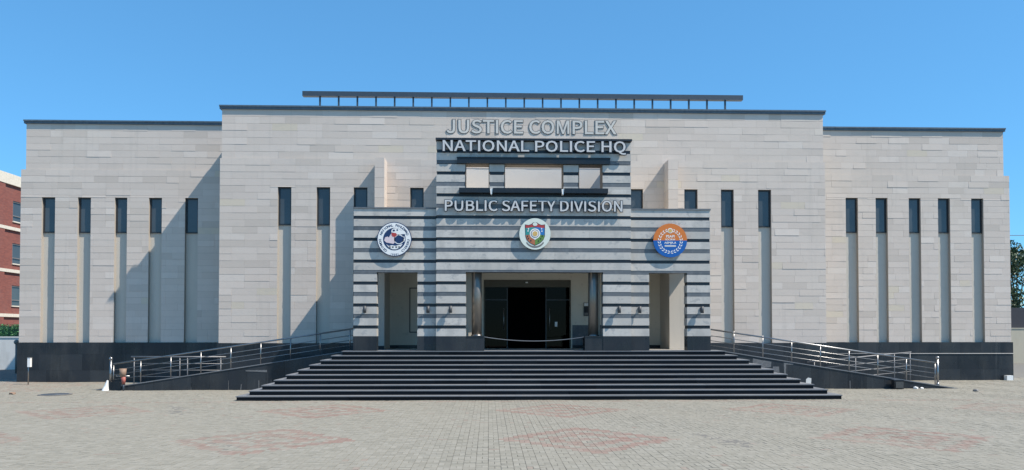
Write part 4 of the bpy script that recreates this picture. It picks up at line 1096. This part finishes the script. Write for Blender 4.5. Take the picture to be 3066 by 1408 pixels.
# ------------------------------------------------------------------ rope barrier
pts = []
for i in range(17):
    t = i / 16
    x = -0.148 + t * (3.388 + 0.148)
    pts.append((x, 26.62, 1.96 - 0.145 * (1 - (2 * t - 1) ** 2) ))
mb = MB()
for p, q in zip(pts, pts[1:]): mb.tube(p, q, 0.014, 8, caps=False)
mb.build('rope_barrier', 'steel', None, label='sagging pale rope strung across the main entrance', category='rope')
# intercom
T = thing('intercom', (3.96, YC, 2.79), 'narrow black and white intercom panel on the wall right of the door', 'intercom')
box('body', 'frame', T, 3.87, 4.06, YC - 0.045, YC - 0.001, 2.79, 3.33)
box('screen', 'white', T, 3.885, 4.045, YC - 0.052, YC - 0.046, 3.19, 3.315)
box('keypad', 'letter_grey', T, 3.885, 4.045, YC - 0.052, YC - 0.046, 2.81, 2.92)

# ------------------------------------------------------------------ small things in the forecourt
T = thing('meter_box', (-18.70, 31.35, 0), 'white box on a thin post before the left wing plinth', 'meter box')
MB().tube((-18.70, 31.35, -0.02), (-18.69, 31.35, 1.1), 0.022, 8).build('post', 'steel', T)
box('box', 'white', T, -18.68, -18.57, 31.24, 31.36, 0.72, 1.09)
box('lid', 'letter_grey', T, -18.69, -18.56, 31.23, 31.37, 1.09, 1.11)
mh = MB().tube((-14.75, 26.25, -0.005), (-14.75, 26.25, 0.022), 0.42, 28)
T = thing('manhole_cover', (-14.75, 26.25, 0), 'dark round manhole cover in the paving at left', 'manhole')
mh.build('cover', 'dark_metal', T)
MB().tube((-14.75, 26.25, 0.0), (-14.75, 26.25, 0.016), 0.52, 28).build('ring', 'letter_grey', T)
# hanging bin
T = thing('litter_bin', (-13.3, 27.98, 0), 'faded brown hanging bin beside the left ramp end post', 'bin')
b1 = MB().tube((-13.30, 27.96, 0.50), (-13.30, 27.96, 0.80), 0.095, 16, 0.125); b1.build('bucket', 'rust', T)
MB().tube((-13.27, 27.96, 0.24), (-13.28, 27.96, 0.50), 0.05, 12, 0.09).build('lower_cone', 'red_plastic', T)
MB().tube((-13.55, 27.96, 0.53), (-13.05, 27.96, 0.53), 0.022, 8).build('crossbar', 'steel', T)
MB().tube((-13.27, 27.96, -0.02), (-13.27, 27.96, 0.26), 0.025, 8).build('stand', 'dark_metal', T)
# cement heap
mb = MB(); n = 14; hgt = 0.36
base = [(-13.97 + rnd(-0.02, 0.02) + 0.13 * math.cos(a), 28.05 + 0.12 * math.sin(a), -0.02) for a in [2 * math.pi * i / n for i in range(n)]]
mid = [(-13.94 + 0.075 * rnd(.8, 1.2) * math.cos(a), 28.05 + 0.06 * math.sin(a), 0.14 + rnd(-.03, .03)) for a in [2 * math.pi * i / n for i in range(n)]]
top = [(-13.89 + 0.03 * math.cos(a), 28.05 + 0.03 * math.sin(a), hgt + rnd(-.02, .02)) for a in [2 * math.pi * i / n for i in range(n)]]
mb.v = base + mid + top
for r_ in (0, 1):
    for i in range(n): mb.face([r_ * n + i, r_ * n + (i + 1) % n, (r_ + 1) * n + (i + 1) % n, (r_ + 1) * n + i])
mb.face([2 * n + i for i in range(n)])
mb.build('cement_heap', 'white', None, label='small heap of white cement at the foot of the left ramp', category='cement')
# floodlight
T = thing('floodlight', (15.33, 27.95, 0), 'black box floodlight on the ground before the right ramp', 'floodlight')
MB().hexa([(15.16, 27.80, 0.0), (15.51, 27.80, 0.0), (15.51, 28.02, 0.0), (15.16, 28.02, 0.0),
           (15.14, 27.76, 0.32), (15.53, 27.76, 0.32), (15.51, 28.02, 0.34), (15.16, 28.02, 0.34)], .5).build('housing', 'frame', T)
MB().box(15.12, 15.55, 27.745, 28.03, 0.335, 0.36, .5).build('hood', 'dark_metal', T)
MB().box(15.19, 15.48, 27.755, 27.775, 0.05, 0.28, .5).build('lens', 'pane', T)
# rubble
def rock(name, c, r, mat, label):
    bm = bmesh.new(); bmesh.ops.create_icosphere(bm, subdivisions=2, radius=r)
    for v in bm.verts:
        v.co *= rnd(0.75, 1.15); v.co.z *= 0.6; v.co += Vector(c)
    me = bpy.data.meshes.new(name); bm.to_mesh(me); bm.free()
    return link(name, me, mat, None, label=label, category='stone')
rock('stone', (17.46, 26.6, 0.03), 0.10, 'letter_grey', 'small dark stone on the paving at far right')
rock('stone', (-16.2, 26.3, 0.03), 0.11, 'rust', 'small brown stone on the paving at far left')
rock('stone', (16.05, 27.95, 0.03), 0.10, 'white', 'white plaster lump right of the floodlight')
rock('stone', (16.3, 27.98, 0.02), 0.07, 'white', 'smaller white plaster lump near the foot of the right ramp')
box('stone_block', 'white', None, 22.89, 23.17, 32.70, 32.90, -0.01, 0.22, label='small white stone block at the right corner of the plinth', category='block')

# ------------------------------------------------------------------ surroundings, left
BR = thing('brick_house', (-36, 55, 0), 'three storey red brick house with cream bands at far left', 'building')
XB = -33.0
wins = [(53.31, 54.60, 9.87, 11.28), (53.31, 54.60, 6.93, 8.34), (53.31, 54.60, 4.0, 5.40)]
wb = MB(); 
# side wall facing the forecourt with window openings (y is the run)
def xwall(mb, y0, y1, z0, z1, holes, x0, x1):
    for a, b_, c, d in subtract([(y0, y1, z0, z1)], holes):
        mb.box(x0, x1, a, b_, c, d, .5)
more = [(w[0] + k, w[1] + k, w[2], w[3]) for w in wins for k in (0, 4.2, 8.4)]
xwall(wb, 48.0, 66.0, 0.0, 12.32, more, XB - 0.3, XB)
wb.box(XB - 12, XB - 0.3, 48.0, 66.0, 0.0, 12.32, .5)
wb.build('wall', 'brick', BR)
box('pilaster', 'brick', BR, XB + 0.002, XB + 0.12, 51.6, 52.3, 0, 12.3)
box('roof_parapet', 'band_cream', BR, XB - 12.1, XB + 0.16, 47.8, 66.2, 12.32, 13.05)
for z in (9.20, 6.27, 3.2):
    box('floor_band', 'band_cream', BR, XB + 0.001, XB + 0.14, 47.9, 66.1, z, z + 0.22)
for w in more:
    f_ = MB(); t = 0.09
    f_.box(XB - 0.14, XB - 0.04, w[0], w[0] + t, w[2], w[3]); f_.box(XB - 0.14, XB - 0.04, w[1] - t, w[1], w[2], w[3])
    f_.box(XB - 0.14, XB - 0.04, w[0] + t, w[1] - t, w[3] - t, w[3]); f_.box(XB - 0.14, XB - 0.04, w[0] + t, w[1] - t, w[2] + 0.35, w[2] + 0.42)
    f_ = f_.build('window', 'letter_grey', BR)
    box('pane', 'pane', f_, XB - 0.13, XB - 0.11, w[0] + t, w[1] - t, w[2], w[3] - t)
    box('sill', 'band_cream', f_, XB + 0.001, XB + 0.08, w[0] - 0.05, w[1] + 0.05, w[2] - 0.08, w[2] - 0.002)

W1 = thing('boundary_wall', (-30, 44.5, 0), 'white rendered boundary wall left of the building below the hedge', 'wall')
box('wall', 'render_white', W1, -48, -20.3, 44.5, 44.75, -0.02, 1.83)
box('wall_coping', 'render_white', W1, -48, -20.3, 44.46, 44.79, 1.83, 1.89)
def leaf_cloud(name, mat, parent, n, sampler, size, **tags):
    mb = MB()
    for _ in range(n):
        c, nrm = sampler()
        d = Vector((random.gauss(0, 1), random.gauss(0, 1), random.gauss(0, 1))).normalized()
        a = d.orthogonal().normalized(); b_ = d.cross(a)
        L = size * rnd(0.6, 1.3); Wd = L * rnd(0.4, 0.6); b0 = len(mb.v)
        c = Vector(c)
        mb.v += [tuple(c - a * L), tuple(c + b_ * Wd), tuple(c + a * L), tuple(c - b_ * Wd)]
        mb.face([b0, b0 + 1, b0 + 2, b0 + 3], min(max(nrm + random.gauss(0, 0.15), 0), 1))
    return mb.build(name, mat, parent, **tags)
HG = thing('hedge', (-33, 46, 0), 'clipped green hedge behind the white wall at far left', 'hedge')
box('inner_mass', 'hedge', HG, -46, -24.2, 45.75, 46.3, 0.0, 2.50)
def hs():
    x = rnd(-46, -24); f = random.random()
    if f < 0.6: return (x, 45.7 + rnd(-0.05, 0.05), rnd(1.4, 2.6)), rnd(0.3, 0.9)
    return (x, rnd(45.7, 46.35), 2.53 + rnd(-0.05, 0.08)), rnd(0.5, 1)
leaf_cloud('foliage', 'hedge', HG, 6000, hs, 0.06)
T = thing('bollard_lamp', (-24.6, 40.2, 0), 'slim grey bollard lamp before the white boundary wall', 'lamp')
MB().tube((-24.6, 40.2, -0.02), (-24.6, 40.2, 1.55), 0.06, 10).build('post', 'letter_grey', T)
MB().ball((-24.6, 40.2, 1.62), 0.13).build('globe', 'letter_grey', T)

# ------------------------------------------------------------------ surroundings, right
W2 = thing('boundary_wall', (38, 52, 0), 'cream rendered boundary wall right of the building', 'wall')
box('wall', 'render_cream', W2, 26, 62, 52.0, 52.25, -0.02, 2.40)
box('wall_coping', 'render_cream', W2, 26, 62, 51.96, 52.29, 2.40, 2.46)
T = thing('fence_screen', (38, 52.6, 2.4), 'dark sheet screen fence above the cream boundary wall', 'fence')
x = 26.0
while x < 62:
    MB().box(x + 0.01, x + 1.79, 52.32, 52.36, 2.1, 3.9 + rnd(-0.03, 0.03)).build('panel', 'asphalt_shade', T)
    MB().tube((x, 52.40, 0), (x, 52.40, 4.0), 0.04, 8).build('post', 'dark_metal', T)
    x += 1.8
def tree(loc, h, rad, label):
    T = thing('tree', loc, label, 'tree', 'trees beyond the right wall')
    L = Vector(loc); tr = MB()
    tr.tube(L, L + Vector((0.1, 0, h * 0.42)), 0.22, 10, 0.15)
    blobs = []
    for i in range(11):
        a = rnd(0, 6.28); z = rnd(0.34, 0.95); r_ = rad * rnd(0.25, 0.85) * (1.15 - z * 0.75)
        tip = L + Vector((r_ * math.cos(a), r_ * math.sin(a), h * z))
        tr.tube(L + Vector((0.1, 0, h * min(0.40, z * 0.6))), tip, 0.09, 7, 0.02)
        blobs.append((tip, rad * rnd(0.35, 0.55)))
    blobs.append((L + Vector((0, 0, h * 0.9)), rad * 0.42)); blobs.append((L + Vector((0, 0, h * 0.65)), rad * 0.6))
    tr.build('trunk', 'trunk', T)
    def smp():
        c, r_ = random.choice(blobs)
        d = Vector((random.gauss(0, 1), random.gauss(0, 1), random.gauss(0, 1))).normalized() * r_ * (rnd(0.2, 1) ** 0.4)
        d.z *= 0.8
        return c + d, 0.25 + 0.5 * random.random()
    leaf_cloud('crown', 'leaf', T, 7000, smp, 0.11)
tree((41.0, 57.5, 0), 8.9, 2.6, 'dark green tree beside the right edge of the building')
tree((46.0, 59.5, 0), 8.4, 2.8, 'dark green tree at the right edge behind the screen fence')
mb = MB(); p = None
for i in range(15):
    t = i / 14; q = (24 + 36 * t, 45 , 8.05 + 2.4 * (t - 0.2) ** 2)
    if p: mb.tube(p, q, 0.018, 6, caps=False)
    p = q
mb.build('overhead_cable', 'frame', None, label='thin black overhead cable right of the building', category='cable')
